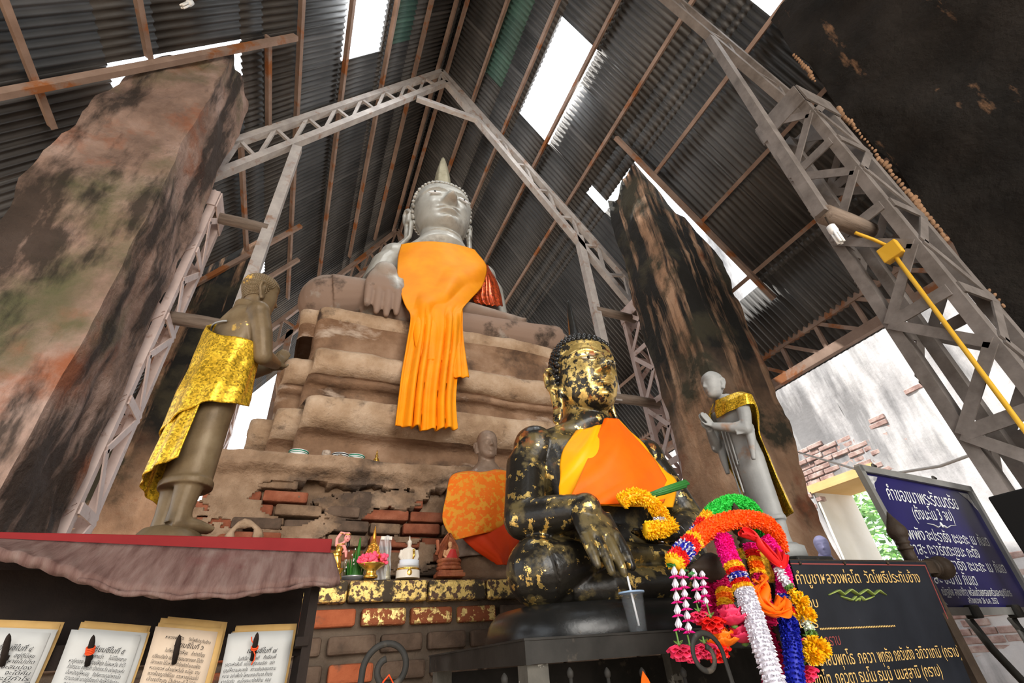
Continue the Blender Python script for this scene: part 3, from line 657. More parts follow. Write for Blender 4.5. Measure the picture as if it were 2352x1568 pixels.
sc_ = at(560, 1232, y=3.74) - Vector((TX, 5.4, 0)); m2 = MB(); m2.tube([sc_ + Vector((0.085 * math.cos(a), 0.0, 0.085 * math.sin(a))) for a in [PI * (1.2 - 1.5 * i / 14) for i in range(15)]], [0.035 * (0.7 + 0.3 * math.sin(i * 1.3)) for i in range(15)], 8); m2.build('stucco_curl', M_throne_p, root)
o = mb.build('clinging_plaster', M_mortar, root, fix=False); solid(o, 0.10, -1); bevel(o, 0.012, 1)

M_bud = mat('grey_stone_skin', [(0.24, 0.225, 0.195), (0.38, 0.365, 0.325), (0.47, 0.455, 0.41)], 0.42, 0.15, 2.2, 8, bump=0.15, bscale=10,
  layers=[dict(col=(0.10, 0.085, 0.065), lo=0.56, hi=0.68, scale=1.6, seed=5, amt=0.7),
          dict(col=(0.27, 0.185, 0.14), lo=0.30, hi=0.42, scale=1.8, seed=9, zr=(1.25, 0.75), rough=0.85),
          dict(col=(0.07, 0.05, 0.038), lo=0.55, hi=0.64, scale=2.0, seed=2, zr=(1.0, 0.6), rough=0.9),
          dict(col=(0.72, 0.69, 0.64), lo=0.72, hi=0.75, scale=3.5, stretch=(4, 4, 0.35), seed=15)])
M_gilt = mat('worn_gilding', [(0.33, 0.29, 0.19), (0.60, 0.55, 0.40)], 0.45, 0.5, 5, bump=0.3)
M_robe = mat('saffron_cloth', [(0.78, 0.235, 0.002), (0.88, 0.315, 0.004)], 0.6, 0, 3, bump=0.12, bscale=9)
M_redsash = mat('red_sequin_cloth', [(0.42, 0.04, 0.01), (0.62, 0.10, 0.02)], 0.3, 0.5, 20, vor=0.9, vscale=34)
M_pearl = mat('pearl_inlay', (0.75, 0.78, 0.8), 0.25)
M_black_in = mat('black_inlay', (0.01, 0.01, 0.01), 0.3)
BX, BY, BZ = 1.39, 5.36, 4.60
bud = empty('seated_buddha', (BX, BY, BZ), 'great grey seated Buddha draped in saffron cloth, high on the stepped throne', 'statue')
def seated(mb, q):
    lw, kr, fy = q['lw'], q['kr'], q['fy']; lr = q['lr']
    mb.loft([((0, 0.12, 0.0), lw * 0.60, q['td'] * 1.35, 2.6), ((0, 0.10, kr * 0.9), lw * 0.60, q['td'] * 1.3, 2.4), ((0, 0.06, q['zw']), q['ww'], q['td'] * 0.85), ((0, 0.03, lerp(q['zw'], q['zs'], 0.55)), q['sw'] * 0.82, q['td'] * 1.0), ((0, 0.04, lerp(q['zw'], q['zs'], 0.85)), q['sw'] * 0.93, q['td'] * 0.92),
             ((0, 0.06, q['zs']), q['sw'] * 0.80, q['td'] * 0.66), ((0, 0.07, q['zs'] + q['nr'] * 0.55), q['nr'] * 1.35, q['nr'] * 1.2), ((0, 0.06, q['zs'] + q['nr'] * 1.1), q['nr'], q['nr']), ((0, 0.04, q['zc'] + q['hh'] * 0.3), q['nr'] * 0.95, q['nr'] * 0.95)], 40)
    for s in (-1, 1): mb.tube([(s * lw * 0.3, 0.2 * abs(fy), kr * 0.95), (s * lw * 0.62, fy * 0.35, kr), (s * (lw - kr * 1.15), fy + kr * 1.7, kr * (1.0 if s < 0 else 0.85)), (s * (lw - kr * 0.75), fy + kr * 1.35, kr * (1.0 if s < 0 else 0.8))], [kr * 1.05, kr * 1.05, kr * (1.0 if s < 0 else 0.85), kr * (0.82 if s < 0 else 0.7)], 20)
    mb.ball((-(lw - kr), fy + kr * 1.3, kr), kr, 20, 14); kl = q.get('kl', lr * 1.05); mb.ball((lw - kr * 0.9, fy + kr * 1.15, kl), (kr * 0.9, kr * 0.9, kl), 20, 14)
    mb.tube([(lw - kr * 0.9, fy + kl * 1.1, kl), (lw * 0.62, fy + lr * 1.1, lerp(lr, kl, 0.35)), (lw * 0.3, fy + lr * 0.95, lr), (-lw * 0.35, fy + lr, lr * 0.9), (-lw * 0.6, fy + lr * 1.6, lr * 0.8)], [kl, lerp(lr, kl, 0.35), lr, lr * 0.92, lr * 0.6], 20)
    z2 = q['z2']
    mb.tube([(-(lw - kr * 1.1), fy + kr * 1.0, kr), (-lw * 0.3, fy + lr * 1.3, z2), (lw * 0.15, fy + lr * 1.5, z2), (lw * 0.36, fy + lr * 1.7, z2 + lr * 0.1)], [kr * 0.86, (lr * 0.95, lr * 0.8), (lr * 0.8, lr * 0.62), (lr * 0.72, lr * 0.52)], 20)
    f0 = Vector((lw * 0.36, fy + lr * 1.7, z2 + lr * 0.12))
    mb.tube([f0, f0 + Vector((lw * 0.14, 0, 0.0)), f0 + Vector((lw * 0.21, 0.0, lr * 0.05))], [(lr * 0.7, lr * 0.5), (lr * 0.62, lr * 0.42), (lr * 0.5, lr * 0.3)], 16)
    for i in range(5): mb.tube([f0 + Vector((lw * 0.18, lr * (0.45 - 0.22 * i), 0)), f0 + Vector((lw * (0.27 - 0.012 * abs(i - 1.5)), lr * (0.45 - 0.22 * i), lr * 0.12))], [lr * 0.15, lr * 0.12], 8)
    # left arm bent across the lap
    ar = q['ar']; sx = q['sw'] - ar * 0.55
    le = Vector(q['le']); lh = Vector(q['lh']); mb.tube([(sx * 0.9, 0.05, q['zs'] - ar * 0.7), (sx + ar * 0.4, 0.05, lerp(q['zs'], le.z, 0.4)), le], [ar, ar * 0.98, ar * 0.85], 18); mb.ball(le, ar * 0.86, 14, 10)
    mb.tube([le, le.lerp(lh, 0.5), lh], [ar * 0.86, ar * 0.78, ar * 0.58], 18)
    add_hand(mb, lh, (-1, -0.15, 0), (0, 0, 1), q['hl'] * 0.8, 1, 0.05, 0.12)
    re = Vector(q['re']); rh = Vector(q['rh']); mb.tube([(-sx * 0.9, 0.05, q['zs'] - ar * 0.7), (-sx - ar * 0.4, 0.05, lerp(q['zs'], re.z, 0.4)), re], [ar, ar * 0.98, ar * 0.85], 18); mb.ball(re, ar * 0.86, 14, 10)
    mb.ball((-sx * 0.95, 0.05, q['zs'] - ar * 0.75), ar * 1.08, 16, 12); mb.ball((sx * 0.95, 0.05, q['zs'] - ar * 0.75), ar * 1.08, 16, 12)
    mb.tube([re, re.lerp(rh, 0.5), rh], [ar * 0.86, ar * 0.8, ar * 0.62], 18); mb.ball(rh, ar * 0.66, 14, 10)
    add_hand(mb, rh, q['hd'], q['hn'], q['hl'], q.get('hs', 1), q.get('sp', 0.1), q.get('hc', 0.1), rw=ar * 0.66, fat=q.get('fat', 1.0))
q = dict(lw=1.88, kr=0.37, lr=0.195, kl=0.27, fat=1.3, sp=0.0, fy=-0.86, td=0.40, zw=0.95, ww=0.68, zs=2.00, sw=0.88, nr=0.36, zc=2.40, hh=1.28, ar=0.235, z2=0.54,
         le=(0.95, 0.06, 0.86), lh=(0.45, -0.26, 0.62), re=(-1.0, 0.0, 1.05), rh=(-0.93, -0.80, 0.70), hd=(0.0, -0.22, -1), hn=(0, 1, -0.22), hl=0.80, hs=1, hc=0.10)
mb = MB(); seated(mb, q)
add_head(mb, (0, 0.02, 2.40), 1.28, 1.08, 1.0, relief=1.9)
for s in (-1, 1): add_ear(mb, (0, 0.02, 2.40), 1.28, s, 0.85, None, 0, 1.17, 0.17)
mb.tube([(0, 0.03, 2.22), (0, 0.03, 2.26)], [0.39, 0.39], 24); mb.tube([(0, 0.03, 2.36), (0, 0.03, 2.39)], [0.38, 0.38], 24)
fused(mb, 'body', M_bud, 0.0165, bud, 2)
mb = MB(); add_curls(mb, (0, 0.02, 2.40), 1.28, 1.08, 1.0, 15, 0.038, 0.80); mb.build('hair_curls', M_bud, bud)
mb = MB(); flame(mb, (0, 0.06, 3.62), 1.26, 0.28); o = mb.build('flame_finial', M_gilt, bud); o['label'] = 'gilded ribbed flame finial'
for s in (-1, 1):
    c = Vector((0, 0.02, 2.40)) + head_point(1.28, 1.08, 1.0, s * 0.46, 0.515, 0.022)
    e = MB().ball(c, (0.115, 0.03, 0.024), 16, 10, 0, Matrix.Rotation(s * 0.35, 3, 'Z') @ Matrix.Rotation(-s * 0.06, 3, 'Y')).build('eye', M_pearl, bud); e['label'] = 'pearl inlaid eye'
    MB().ball(c + Vector((-s * 0.0, -0.026, 0)), (0.022, 0.008, 0.020), 12, 8).build('pupil', M_black_in, e)
# saffron cloth: chest to the hem hanging over the throne
def draped(rows, n=40, sub=10, fold=None):
    """rows: ((px,py,y) left, (px,py,y) right, y at the middle, py offset at the middle)"""
    def fn(u, v):
        t = v * (len(rows) - 1); i = min(int(t), len(rows) - 2); k = t - i
        a, b = rows[i], rows[i + 1]; p = rows[max(i - 1, 0)]; e = rows[min(i + 2, len(rows) - 1)]
        def cr(x0, x1, x2, x3): return 0.5 * ((2 * x1) + (-x0 + x2) * k + (2 * x0 - 5 * x1 + 4 * x2 - x3) * k * k + (-x0 + 3 * x1 - 3 * x2 + x3) * k ** 3)
        L = [cr(p[0][j], a[0][j], b[0][j], e[0][j]) for j in range(3)]; Rr = [cr(p[1][j], a[1][j], b[1][j], e[1][j]) for j in range(3)]
        ym = cr(p[2], a[2], b[2], e[2]); dp = cr(p[3], a[3], b[3], e[3]); w = 1 - (2 * u - 1) ** 2
        y = lerp(L[2], Rr[2], u); y = lerp(y, ym, w)
        w3 = at(lerp(L[0], Rr[0], u), lerp(L[1], Rr[1], u) + dp * w, y=y)
        if fold: w3 = w3 + fold(u, v)
        return w3
    return fn, n, sub * (len(rows) - 1)
def cloth(name, rows, m, parent, th=0.012, n=40, sub=10, fold=None, mi=0):
    fn, nu, nv = draped(rows, n, sub, fold); mb = MB(); org = parent.matrix_basis.translation if parent else Vector()
    M = (Matrix.Rotation(-parent.rotation_euler.z, 3, 'Z') if parent else Matrix.Identity(3))
    mb.grid(lambda u, v: M @ (fn(u, v) - org), nu, nv, mi); o = mb.build(name, m, parent, fix=False); solid(o, th, 0); return o
rows = [((922, 562, 5.20), (1090, 574, 5.22), 4.88, -12), ((913, 600, 4.94), (1115, 614, 5.00), 4.70, 0), ((914, 645, 4.60), (1108, 655, 4.82), 4.50, 0), ((926, 690, 4.40), (1078, 690, 4.54), 4.34, 0), ((937, 716, 4.34), (1060, 714, 4.38), 4.30, 0),
        ((940, 745, 4.31), (1058, 745, 4.33), 4.27, 0), ((932, 800, 4.26), (1056, 800, 4.26), 4.22, 0), ((922, 860, 4.06), (1050, 862, 4.06), 4.02, 0), ((915, 920, 3.92), (1046, 925, 3.92), 3.88, 2), ((908, 978, 3.84), (1050, 985, 3.84), 3.80, 8)]
def fold1(u, v):
    g = smooth(0.35, 0.75, v); a = 0.045 * math.sin(u * 17 + v * 2.0) + 0.03 * math.sin(u * 31 + 1.3 + v * 3)
    d = (0.05 * math.sin((u * 1.2 + v * 2.4) * 6) + 0.02 * math.sin((u * 2.3 - v * 1.2) * 7)) * (1 - g) * smooth(0.02, 0.15, v)
    return Vector((0, -abs(a) * g * 1.3 - max(0, d), 0.01 * math.sin(u * 25) * g))
cloth('saffron_robe', rows, M_robe, bud, 0.016, 70, 10, fold1)
rows = [((1035, 700, 4.50), (1062, 700, 4.50), 4.47, 0), ((1036, 770, 4.39), (1062, 770, 4.39), 4.37, 0), ((1038, 830, 4.12), (1069, 830, 4.12), 4.1, 0), ((1040, 868, 4.0), (1076, 868, 4.0), 3.98, 0)]
cloth('robe_tail', rows, M_robe, bud, 0.014, 16, 8, lambda u, v: Vector((0, -0.03 * abs(math.sin(u * 7 + v * 2)) - 0.0, 0)))
rows = [((935, 690, 4.56), (985, 690, 4.54), 4.50, 0), ((945, 740, 4.36), (1005, 745, 4.33), 4.3, 0), ((950, 790, 4.28), (1008, 800, 4.26), 4.22, 0), ((958, 820, 4.2), (1010, 832, 4.18), 4.14, 4)]
cloth('robe_fold', rows, M_robe, bud, 0.014, 24, 8, lambda u, v: Vector((0, -0.05 * abs(math.sin(u * 5 + v * 1.5)), 0)))
rows = [((1095, 604, 5.06), (1122, 610, 5.3), 5.0, -2), ((1094, 640, 5.02), (1140, 645, 5.2), 4.98, 0), ((1086, 685, 4.96), (1150, 678, 5.12), 4.92, 0), ((1094, 697, 4.94), (1154, 704, 5.1), 4.9, 2)]
cloth('sequin_sash', rows, M_redsash, bud, 0.012, 40, 8, lambda u, v: Vector((0, -0.03 * abs(math.sin(u * 16)) * v, 0)))['label'] = 'red sequinned sash over the shoulder'
# ---------------------------------------------------------------- brick altar in front of the throne
M_leafbrick = mat('gilded_brick', [(0.07, 0.05, 0.035), (0.16, 0.085, 0.055)], 0.85, 0, 6, bump=0.8, bscale=20, layers=[dict(col=(0.85, 0.60, 0.20), lo=0.46, hi=0.50, scale=26, metal=0.85, rough=0.38, seed=3, detail=6), dict(col=(0.06, 0.045, 0.03), lo=0.53, hi=0.57, scale=5, seed=7, metal=0.0, rough=0.9)])
M_redbrick2 = mat('bright_brick', [(0.30, 0.075, 0.03), (0.42, 0.12, 0.05)], 0.9, 0, 8, bump=0.6, bscale=26, layers=[dict(col=(0.10, 0.06, 0.04), lo=0.55, hi=0.7, scale=7, seed=5)])
M_goldred = mat('half_gilded_brick', [(0.30, 0.085, 0.035), (0.22, 0.07, 0.03)], 0.85, 0, 6, bump=0.6, bscale=22, layers=[dict(col=(0.85, 0.62, 0.24), lo=0.52, hi=0.55, scale=20, metal=0.85, rough=0.35, seed=3)])
AZ, AY = 1.60, 3.30
root = empty('brick_altar', (1.0, 3.55, 0), 'low altar of gilded and bare bricks before the throne, offerings on its top', 'altar')
mb = MB(); rough_block(mb, [(-2.2, -0.20, 0), (1.6, -0.20, 0), (1.6, 0.18, 0), (-2.2, 0.18, 0), (-2.2, -0.21, AZ - 0.03), (1.6, -0.21, AZ - 0.03), (1.6, 0.18, AZ - 0.03), (-2.2, 0.18, AZ - 0.03)], (50, 6, 30), 0.02, 3, 8)
mb.build('mortar_core', mat('grey_mortar', [(0.085, 0.062, 0.045), (0.17, 0.125, 0.09)], 0.95, 0, 5, bump=0.9, bscale=24), root)
mb = MB(); rnd = random.Random(5); z = AZ - 0.125; row = 0
while z > 0.3:
    x = -2.2 + rnd.random() * 0.3; top = row == 0
    while x < 1.45:
        l = rnd.uniform(0.36, 0.5) if top else rnd.uniform(0.27, 0.36); wx = x + 1.0 + l / 2; g = rnd.random()
        if top: mi = 0
        elif row == 1: mi = 1 if wx < 0.40 else (3 if wx < 1.3 else 2)
        elif row == 2: mi = 0 if 0.5 < wx < 1.0 and g < 0.6 else (1 if g < 0.15 else 2)
        else: mi = 1 if g < 0.28 else 2
        o_ = 0.0 if top else rnd.uniform(0.0, 0.03)
        mb.box((x + l / 2, -0.215 + o_ - (0.02 if top else 0), z + 0.05), (l - (0.008 if top else 0.034), 0.12, (0.118 if top else 0.092)), mi, Matrix.Rotation(R(rnd.uniform(-0.8, 0.8)), 3, 'Y')); x += l
    z -= 0.135; row += 1
mb.box((-0.3, -0.01, AZ - 0.02), (3.8, 0.40, 0.04), 2)
o = mb.build('brick_course', [M_leafbrick, M_redbrick2, M_darkbrick, M_goldred], root); bevel(o, 0.016, 2)

# ---------------------------------------------------------------- black gilded Buddha on its iron altar
M_lacq = mat('black_lacquer_gold_leaf', [(0.007, 0.006, 0.005), (0.020, 0.017, 0.012)], 0.30, 0, 6, spec=0.35, bump=0.15, bscale=30,
  layers=[dict(col=(0.10, 0.075, 0.03), lo=0.52, hi=0.6, scale=7, rough=0.4, seed=1), dict(col=(0.80, 0.55, 0.17), lo=0.575, hi=0.60, scale=19, metal=0.9, rough=0.3, seed=3),
          dict(col=(0.85, 0.60, 0.20), lo=0.47, hi=0.53, scale=20, metal=0.9, rough=0.34, seed=7, zr=(1.05, 1.11)),
          dict(col=(0.30, 0.09, 0.02), lo=0.58, hi=0.66, scale=9, metal=0.3, rough=0.4, seed=12, zr=(0.8, 0.95))])
M_blk = mat('black_lacquer', [(0.006, 0.006, 0.006), (0.018, 0.017, 0.015)], 0.27, 0, 5, spec=0.35, bump=0.08, bscale=20, layers=[dict(col=(0.20, 0.17, 0.12), lo=0.66, hi=0.72, scale=6, rough=0.7)])
M_iron = mat('dark_iron', [(0.014, 0.013, 0.011), (0.034, 0.031, 0.027)], 0.6, 0.0, 6, bump=0.1, layers=[dict(col=(0.10, 0.08, 0.06), lo=0.6, hi=0.7, scale=9)])
M_or = mat('orange_satin', [(0.84, 0.10, 0.002), (0.90, 0.15, 0.003)], 0.5, 0, 3, bump=0.06, bscale=8)
M_yel = mat('golden_satin', [(0.82, 0.31, 0.002), (0.90, 0.40, 0.004)], 0.45, 0, 3, bump=0.08, bscale=8)
KX, KY, KZ = 1.36, 1.93, 1.158
kb = empty('black_buddha', (KX, KY, KZ), 'black lacquered Buddha flecked with gold leaf, in an orange sash, on the iron altar', 'statue')
mb = MB(); mb.loft([((0, 0.02, 0.0), 0.60, 0.36, 3), ((0, 0.02, 0.01), 0.605, 0.365, 3), ((0, 0.02, 0.075), 0.585, 0.345, 3), ((0, 0.02, 0.09), 0.575, 0.335, 3), ((0, 0.02, 0.115), 0.55, 0.315, 3)], 64)
mb.build('base', M_blk, kb)
q = dict(lw=0.58, kr=0.135, lr=0.072, fy=-0.27, td=0.165, zw=0.34, ww=0.28, zs=0.80, sw=0.41, nr=0.125, zc=0.915, hh=0.495, ar=0.10, z2=0.185,
         le=(0.47, -0.02, 0.36), lh=(0.20, -0.18, 0.265), re=(-0.47, -0.03, 0.35), rh=(-0.30, -0.27, 0.335), hd=(0.08, -0.45, -0.85), hn=(0.0, 0.85, -0.45), hl=0.30, hs=1, hc=0.10, fat=1.45, sp=0.02)
tmp = MB(); seated(tmp, q)
add_head(tmp, (0, 0.0, 0.915), 0.495, 0.98, 0.95, relief=1.5, cap=0.012, capline=0.76)
for s in (-1, 1): add_ear(tmp, (0, 0.0, 0.915), 0.495, s, 0.70, None, 0, 0.98, 0.06)
tmp.v = [(x, y, z + 0.105) for x, y, z in tmp.v]
fused(tmp, 'body', M_lacq, 0.0065, kb, 2)
mb = MB(); add_curls(mb, (0, 0.0, 1.02), 0.495, 0.98, 0.95, 17, 0.0165, 0.775); o = mb.build('hair_curls', M_blk, kb)
mb = MB(); flame(mb, (0, 0.03, 1.50), 0.36, 0.055, 16, 5); mb.ball((0, 0.03, 1.50), (0.10, 0.10, 0.045), 16, 8); mb.build('flame_finial', M_blk, kb)
for s in (-1, 1):
    c = Vector((0, 0.0, 1.02)) + head_point(0.495, 0.98, 0.95, s * 0.40, 0.520, 0.012)
    e = MB().ball(c, (0.036, 0.008, 0.0095), 14, 8, 0, Matrix.Rotation(s * 0.35, 3, 'Z')).build('eye', M_gilt, kb); e['label'] = 'gilded almond eye'
    MB().ball(c + Vector((0, -0.007, 0.0)), (0.0095, 0.005, 0.0095), 10, 6).build('pupil', M_black_in, e)
rows = [((1322, 990, 1.86), (1420, 962, 1.86), 1.79, 2), ((1293, 1035, 1.82), (1472, 1018, 1.82), 1.715, 0), ((1285, 1085, 1.79), (1515, 1068, 1.80), 1.69, 0), ((1284, 1130, 1.77), (1552, 1112, 1.78), 1.68, 0), ((1288, 1160, 1.75), (1545, 1165, 1.76), 1.675, 0)]
cloth('golden_robe', rows, M_yel, kb, 0.006, 60, 10, lambda u, v: Vector((0, -0.012 * max(0, math.sin((u * 1.2 + v) * 14)), 0)))
rows = [((1388, 962, 1.80), (1419, 964, 1.82), 1.775, -2), ((1362, 1025, 1.735), (1471, 1019, 1.79), 1.69, 0), ((1338, 1082, 1.70), (1510, 1070, 1.77), 1.665, 0), ((1316, 1128, 1.685), (1532, 1110, 1.75), 1.655, 0), ((1305, 1160, 1.675), (1522, 1155, 1.73), 1.65, 0)]
cloth('orange_sash', rows, M_or, kb, 0.006, 60, 10, lambda u, v: Vector((0, -0.006 * max(0, math.sin((u * 0.8 + v * 1.1) * 11)), 0)))
rows = [((1226, 1375, 2.12), (1236, 1375, 2.12), 2.11, 0), ((1200, 1430, 2.05), (1224, 1430, 2.05), 2.03, 0), ((1150, 1484, 1.98), (1215, 1470, 1.95), 1.95, 0)]
cloth('robe_tail', rows, M_yel, kb, 0.005, 16, 8, lambda u, v: Vector((0, -0.02 * abs(math.sin(u * 6)), 0)))

# iron altar table with its railing of knobbed rods
root = empty('iron_altar', (1.5, 2.05, 0), 'dark iron altar table with knobbed rods, carrying the black Buddha', 'altar')
x0, x1, y0, y1, zt = 0.69, 2.10, 1.52, 2.62, 1.158
L_ = lambda x, y, z: (x - 1.5, y - 2.05, z)
MB().box(L_((x0 + x1) / 2, (y0 + y1) / 2, zt - 0.006), (x1 - x0 - 0.02, y1 - y0 - 0.02, 0.012)).build('table_top', M_iron, root)
mb = MB()
for c, d in (((x0 + x1) / 2, y0), (x1 - x0, 0.012)), (((x0 + x1) / 2, y1), (x1 - x0, 0.012)): mb.box(L_(c[0] if isinstance(c, tuple) else c, c[1], zt - 0.03), (d[0], d[1], 0.062))
for x in (x0, x1): mb.box(L_(x, (y0 + y1) / 2, zt - 0.03), (0.012, y1 - y0 + 0.012, 0.062))
for c in ((x0, y0), (x1, y0), (x0, y1), (x1, y1)): mb.box(L_(*c, zt - 0.03), (0.016, 0.016, 0.064))
mb.box(L_((x0 + x1) / 2, y0, zt + 0.002), (x1 - x0 + 0.02, 0.022, 0.006)); mb.box(L_(x0, (y0 + y1) / 2, zt + 0.002), (0.022, y1 - y0 + 0.02, 0.006))
o = mb.build('fascia', M_iron, root)
M_peel = mat('peeling_grey_paint', [(0.07, 0.065, 0.055), (0.13, 0.12, 0.10)], 0.7, 0, 8, bump=0.2, layers=[dict(col=(0.32, 0.31, 0.27), lo=0.58, hi=0.6, scale=14)])
for x, y in ((x0 + 0.04, y0 + 0.05), (x1 - 0.05, y0 + 0.05), (x0 + 0.04, y1 - 0.05), (x1 - 0.05, y1 - 0.05)): MB().box(L_(x, y, 0.548), (0.07, 0.07, 1.096)).build('leg', M_peel, root)
for px in (1158, 1308, 1393, 1473, 1567):
    p = at(px, 1532 if px > 1200 else 1545, y=1.47); mb = MB(); mb.tube([(0, 0, -0.75), (0, 0, -0.02)], 0.0055, 8); mb.lathe([(0.002, -0.03), (0.009, -0.022), (0.010, -0.012), (0.007, -0.006), (0.002, 0)], (0, 0, 0), 10)
    mb.build('knobbed_rod', M_iron, root, L_(p.x, p.y, p.z))
mb = MB(); mb.bar(L_(x0, 1.47, 0.40), L_(x1, 1.47, 0.40), 0.012, 0.03); mb.bar(L_(x0 + 0.04, 1.47, 0.40), L_(x0 + 0.04, 1.56, 0.40), 0.012, 0.03); mb.bar(L_(x1 - 0.05, 1.47, 0.40), L_(x1 - 0.05, 1.56, 0.40), 0.012, 0.03); mb.build('rail', M_iron, root)
MB().box(L_((x0 + x1) / 2, y1 - 0.02, 0.55), (x1 - x0 - 0.04, 0.012, 1.08)).build('shade_back', M_iron, root); MB().box(L_(x1 - 0.01, (y0 + y1) / 2 + 0.03, 0.55), (0.012, y1 - y0 - 0.10, 1.08)).build('shade_side', M_iron, root)  # sheets added to shut out the bright wall and keep the underside dark

# plastic cup with a straw
p = at(1468, 1456, y=1.56); root = empty('plastic_cup', (p.x, p.y, 1.162), 'clear plastic drinking cup with a white straw on the altar edge', 'cup')
M_clear = glassy('clear_plastic', (0.85, 0.92, 0.97), 0.965, 0.08)
mb = MB(); prof = [(0.027, 0.0), (0.029, 0.002), (0.040, 0.112), (0.0425, 0.113), (0.0425, 0.118), (0.045, 0.119), (0.045, 0.123), (0.038, 0.123), (0.037, 0.110), (0.026, 0.004)]
mb.lathe(prof, (0, 0, 0), 28); mb.build('cup_wall', M_clear, root)
mb = MB(); mb.lathe([(0.041, 0.1195), (0.0462, 0.119), (0.0462, 0.1245), (0.041, 0.1245)], (0, 0, 0), 28); mb.build('rim', mat('blue_tint_plastic', (0.35, 0.5, 0.7), 0.2), root)
MB().tube([(0.006, 0.0, 0.02), (-0.004, 0.0, 0.175)], 0.0038, 8).build('straw', mat('white_plastic', (0.85, 0.86, 0.88), 0.4), root)

# ---------------------------------------------------------------- standing disciples and the monk bust
M_bronze = mat('dull_bronze', [(0.07, 0.048, 0.025), (0.13, 0.09, 0.048), (0.18, 0.135, 0.08)], 0.45, 0.12, 7, bump=0.1, layers=[dict(col=(0.60, 0.37, 0.09), lo=0.66, hi=0.70, scale=8, metal=0.7, rough=0.35)])
M_silver = mat('silver_grey_paint', [(0.22, 0.225, 0.22), (0.34, 0.34, 0.33)], 0.55, 0.05, 6, bump=0.05, layers=[dict(col=(0.30, 0.17, 0.10), lo=0.60, hi=0.72, scale=6, rough=0.5)])
M_sequin = mat('gold_sequin_cloth', [(0.44, 0.26, 0.016), (0.62, 0.39, 0.03)], 0.34, 0.5, 30, vor=1.0, vscale=170)
M_gold = mat('bright_gold', [(0.80, 0.45, 0.07), (0.95, 0.62, 0.16)], 0.25, 0.9, 10, bump=0.1)
def standing(mb, H, hem=0.17, wave=0.0):
    """standing monk in a long robe, hands pressed together; faces -y, feet at z=0"""
    k = H
    for s in (-1, 1):
        mb.tube([(s * 0.045 * k, 0.01 * k, 0.02 * k), (s * 0.045 * k, 0.012 * k, 0.06 * k), (s * 0.045 * k, 0.01 * k, (hem + 0.03) * k)], [0.034 * k, 0.031 * k, 0.043 * k], 14)
        mb.tube([(s * 0.045 * k, 0.03 * k, 0.018 * k), (s * 0.05 * k, -0.04 * k, 0.018 * k), (s * 0.055 * k, -0.085 * k, 0.012 * k)], [0.030 * k, (0.032 * k, 0.02 * k), (0.028 * k, 0.011 * k)], 12)
    S_ = [(hem, .095, .070), (hem + .02, .096, .071), (hem + .022, .088, .064), (.35, .095, .066), (.47, .105, .070), (.56, .098, .064), (.64, .108, .066), (.72, .122, .068), (.785, .125, .062), (.82, .085, .050), (.845, .043, .040), (.88, .040, .040)]
    mb.loft([((0, 0.008 * k * math.sin(z * 3), z * k), a * k, b * k) for z, a, b in S_], 40)
    for s in (-1, 1):
        sh = Vector((s * 0.118 * k, 0.0, 0.785 * k)); el = Vector((s * 0.135 * k, -0.055 * k, 0.60 * k)); wr = Vector((s * 0.02 * k, -0.165 * k, 0.665 * k))
        mb.ball(sh, 0.043 * k, 12, 8); mb.tube([sh, sh.lerp(el, 0.5) + Vector((s * 0.008 * k, 0, 0)), el], [0.040 * k, 0.037 * k, 0.032 * k], 14); mb.ball(el, 0.033 * k, 12, 8)
        mb.tube([el, el.lerp(wr, 0.5), wr], [0.033 * k, 0.029 * k, 0.021 * k], 14)
        add_hand(mb, wr, (-s * 0.12, -0.42, 1.0), (-s, -0.05, 0), 0.105 * k, s, 0.03, 0.02, rw=0.02 * k)
def robe_ring(z, k):
    tab_a = [(.17, .095), (.35, .095), (.47, .105), (.56, .098), (.64, .108), (.72, .122), (.785, .128), (.82, .09), (.845, .05)]
    tab_b = [(.17, .070), (.35, .066), (.47, .070), (.56, .064), (.64, .066), (.72, .068), (.785, .062), (.82, .05), (.845, .045)]
    return interp(tab_a, z) * k, interp(tab_b, z) * k
def wrap(name, k, a0, a1, ztop, zbot, m, parent, off=0.012, n=48, nv=40, folds=9, amp=0.007, arms=0.0):
    """cloth hung round a standing figure from angle a0 to a1 (0 = front, 90 = left side, 180 = back); ztop, zbot give heights across the cloth"""
    mb = MB()
    def fn(u, v):
        a = R(lerp(a0, a1, u)); z = lerp(ztop(u), zbot(u), v); A_, B_ = robe_ring(min(max(z, .17), .84), k)
        d = off * k + amp * k * (0.5 + 0.5 * math.sin(u * folds * 2 * PI + v * 2)) * smooth(0, 0.4, v) + 0.012 * k * smooth(.55, .2, z)
        ex = arms * math.exp(-((abs(math.sin(a)) - 1) / 0.3) ** 2) * smooth(.55, .7, z) * k
        return Vector(((A_ + d + ex) * math.sin(a), -(B_ + d) * math.cos(a) * (1.0 if math.cos(a) > 0 else 1.15), z * k))
    mb.grid(fn, n, nv, 0); o = mb.build(name, m, parent, fix=False); solid(o, 0.004, 0); return o
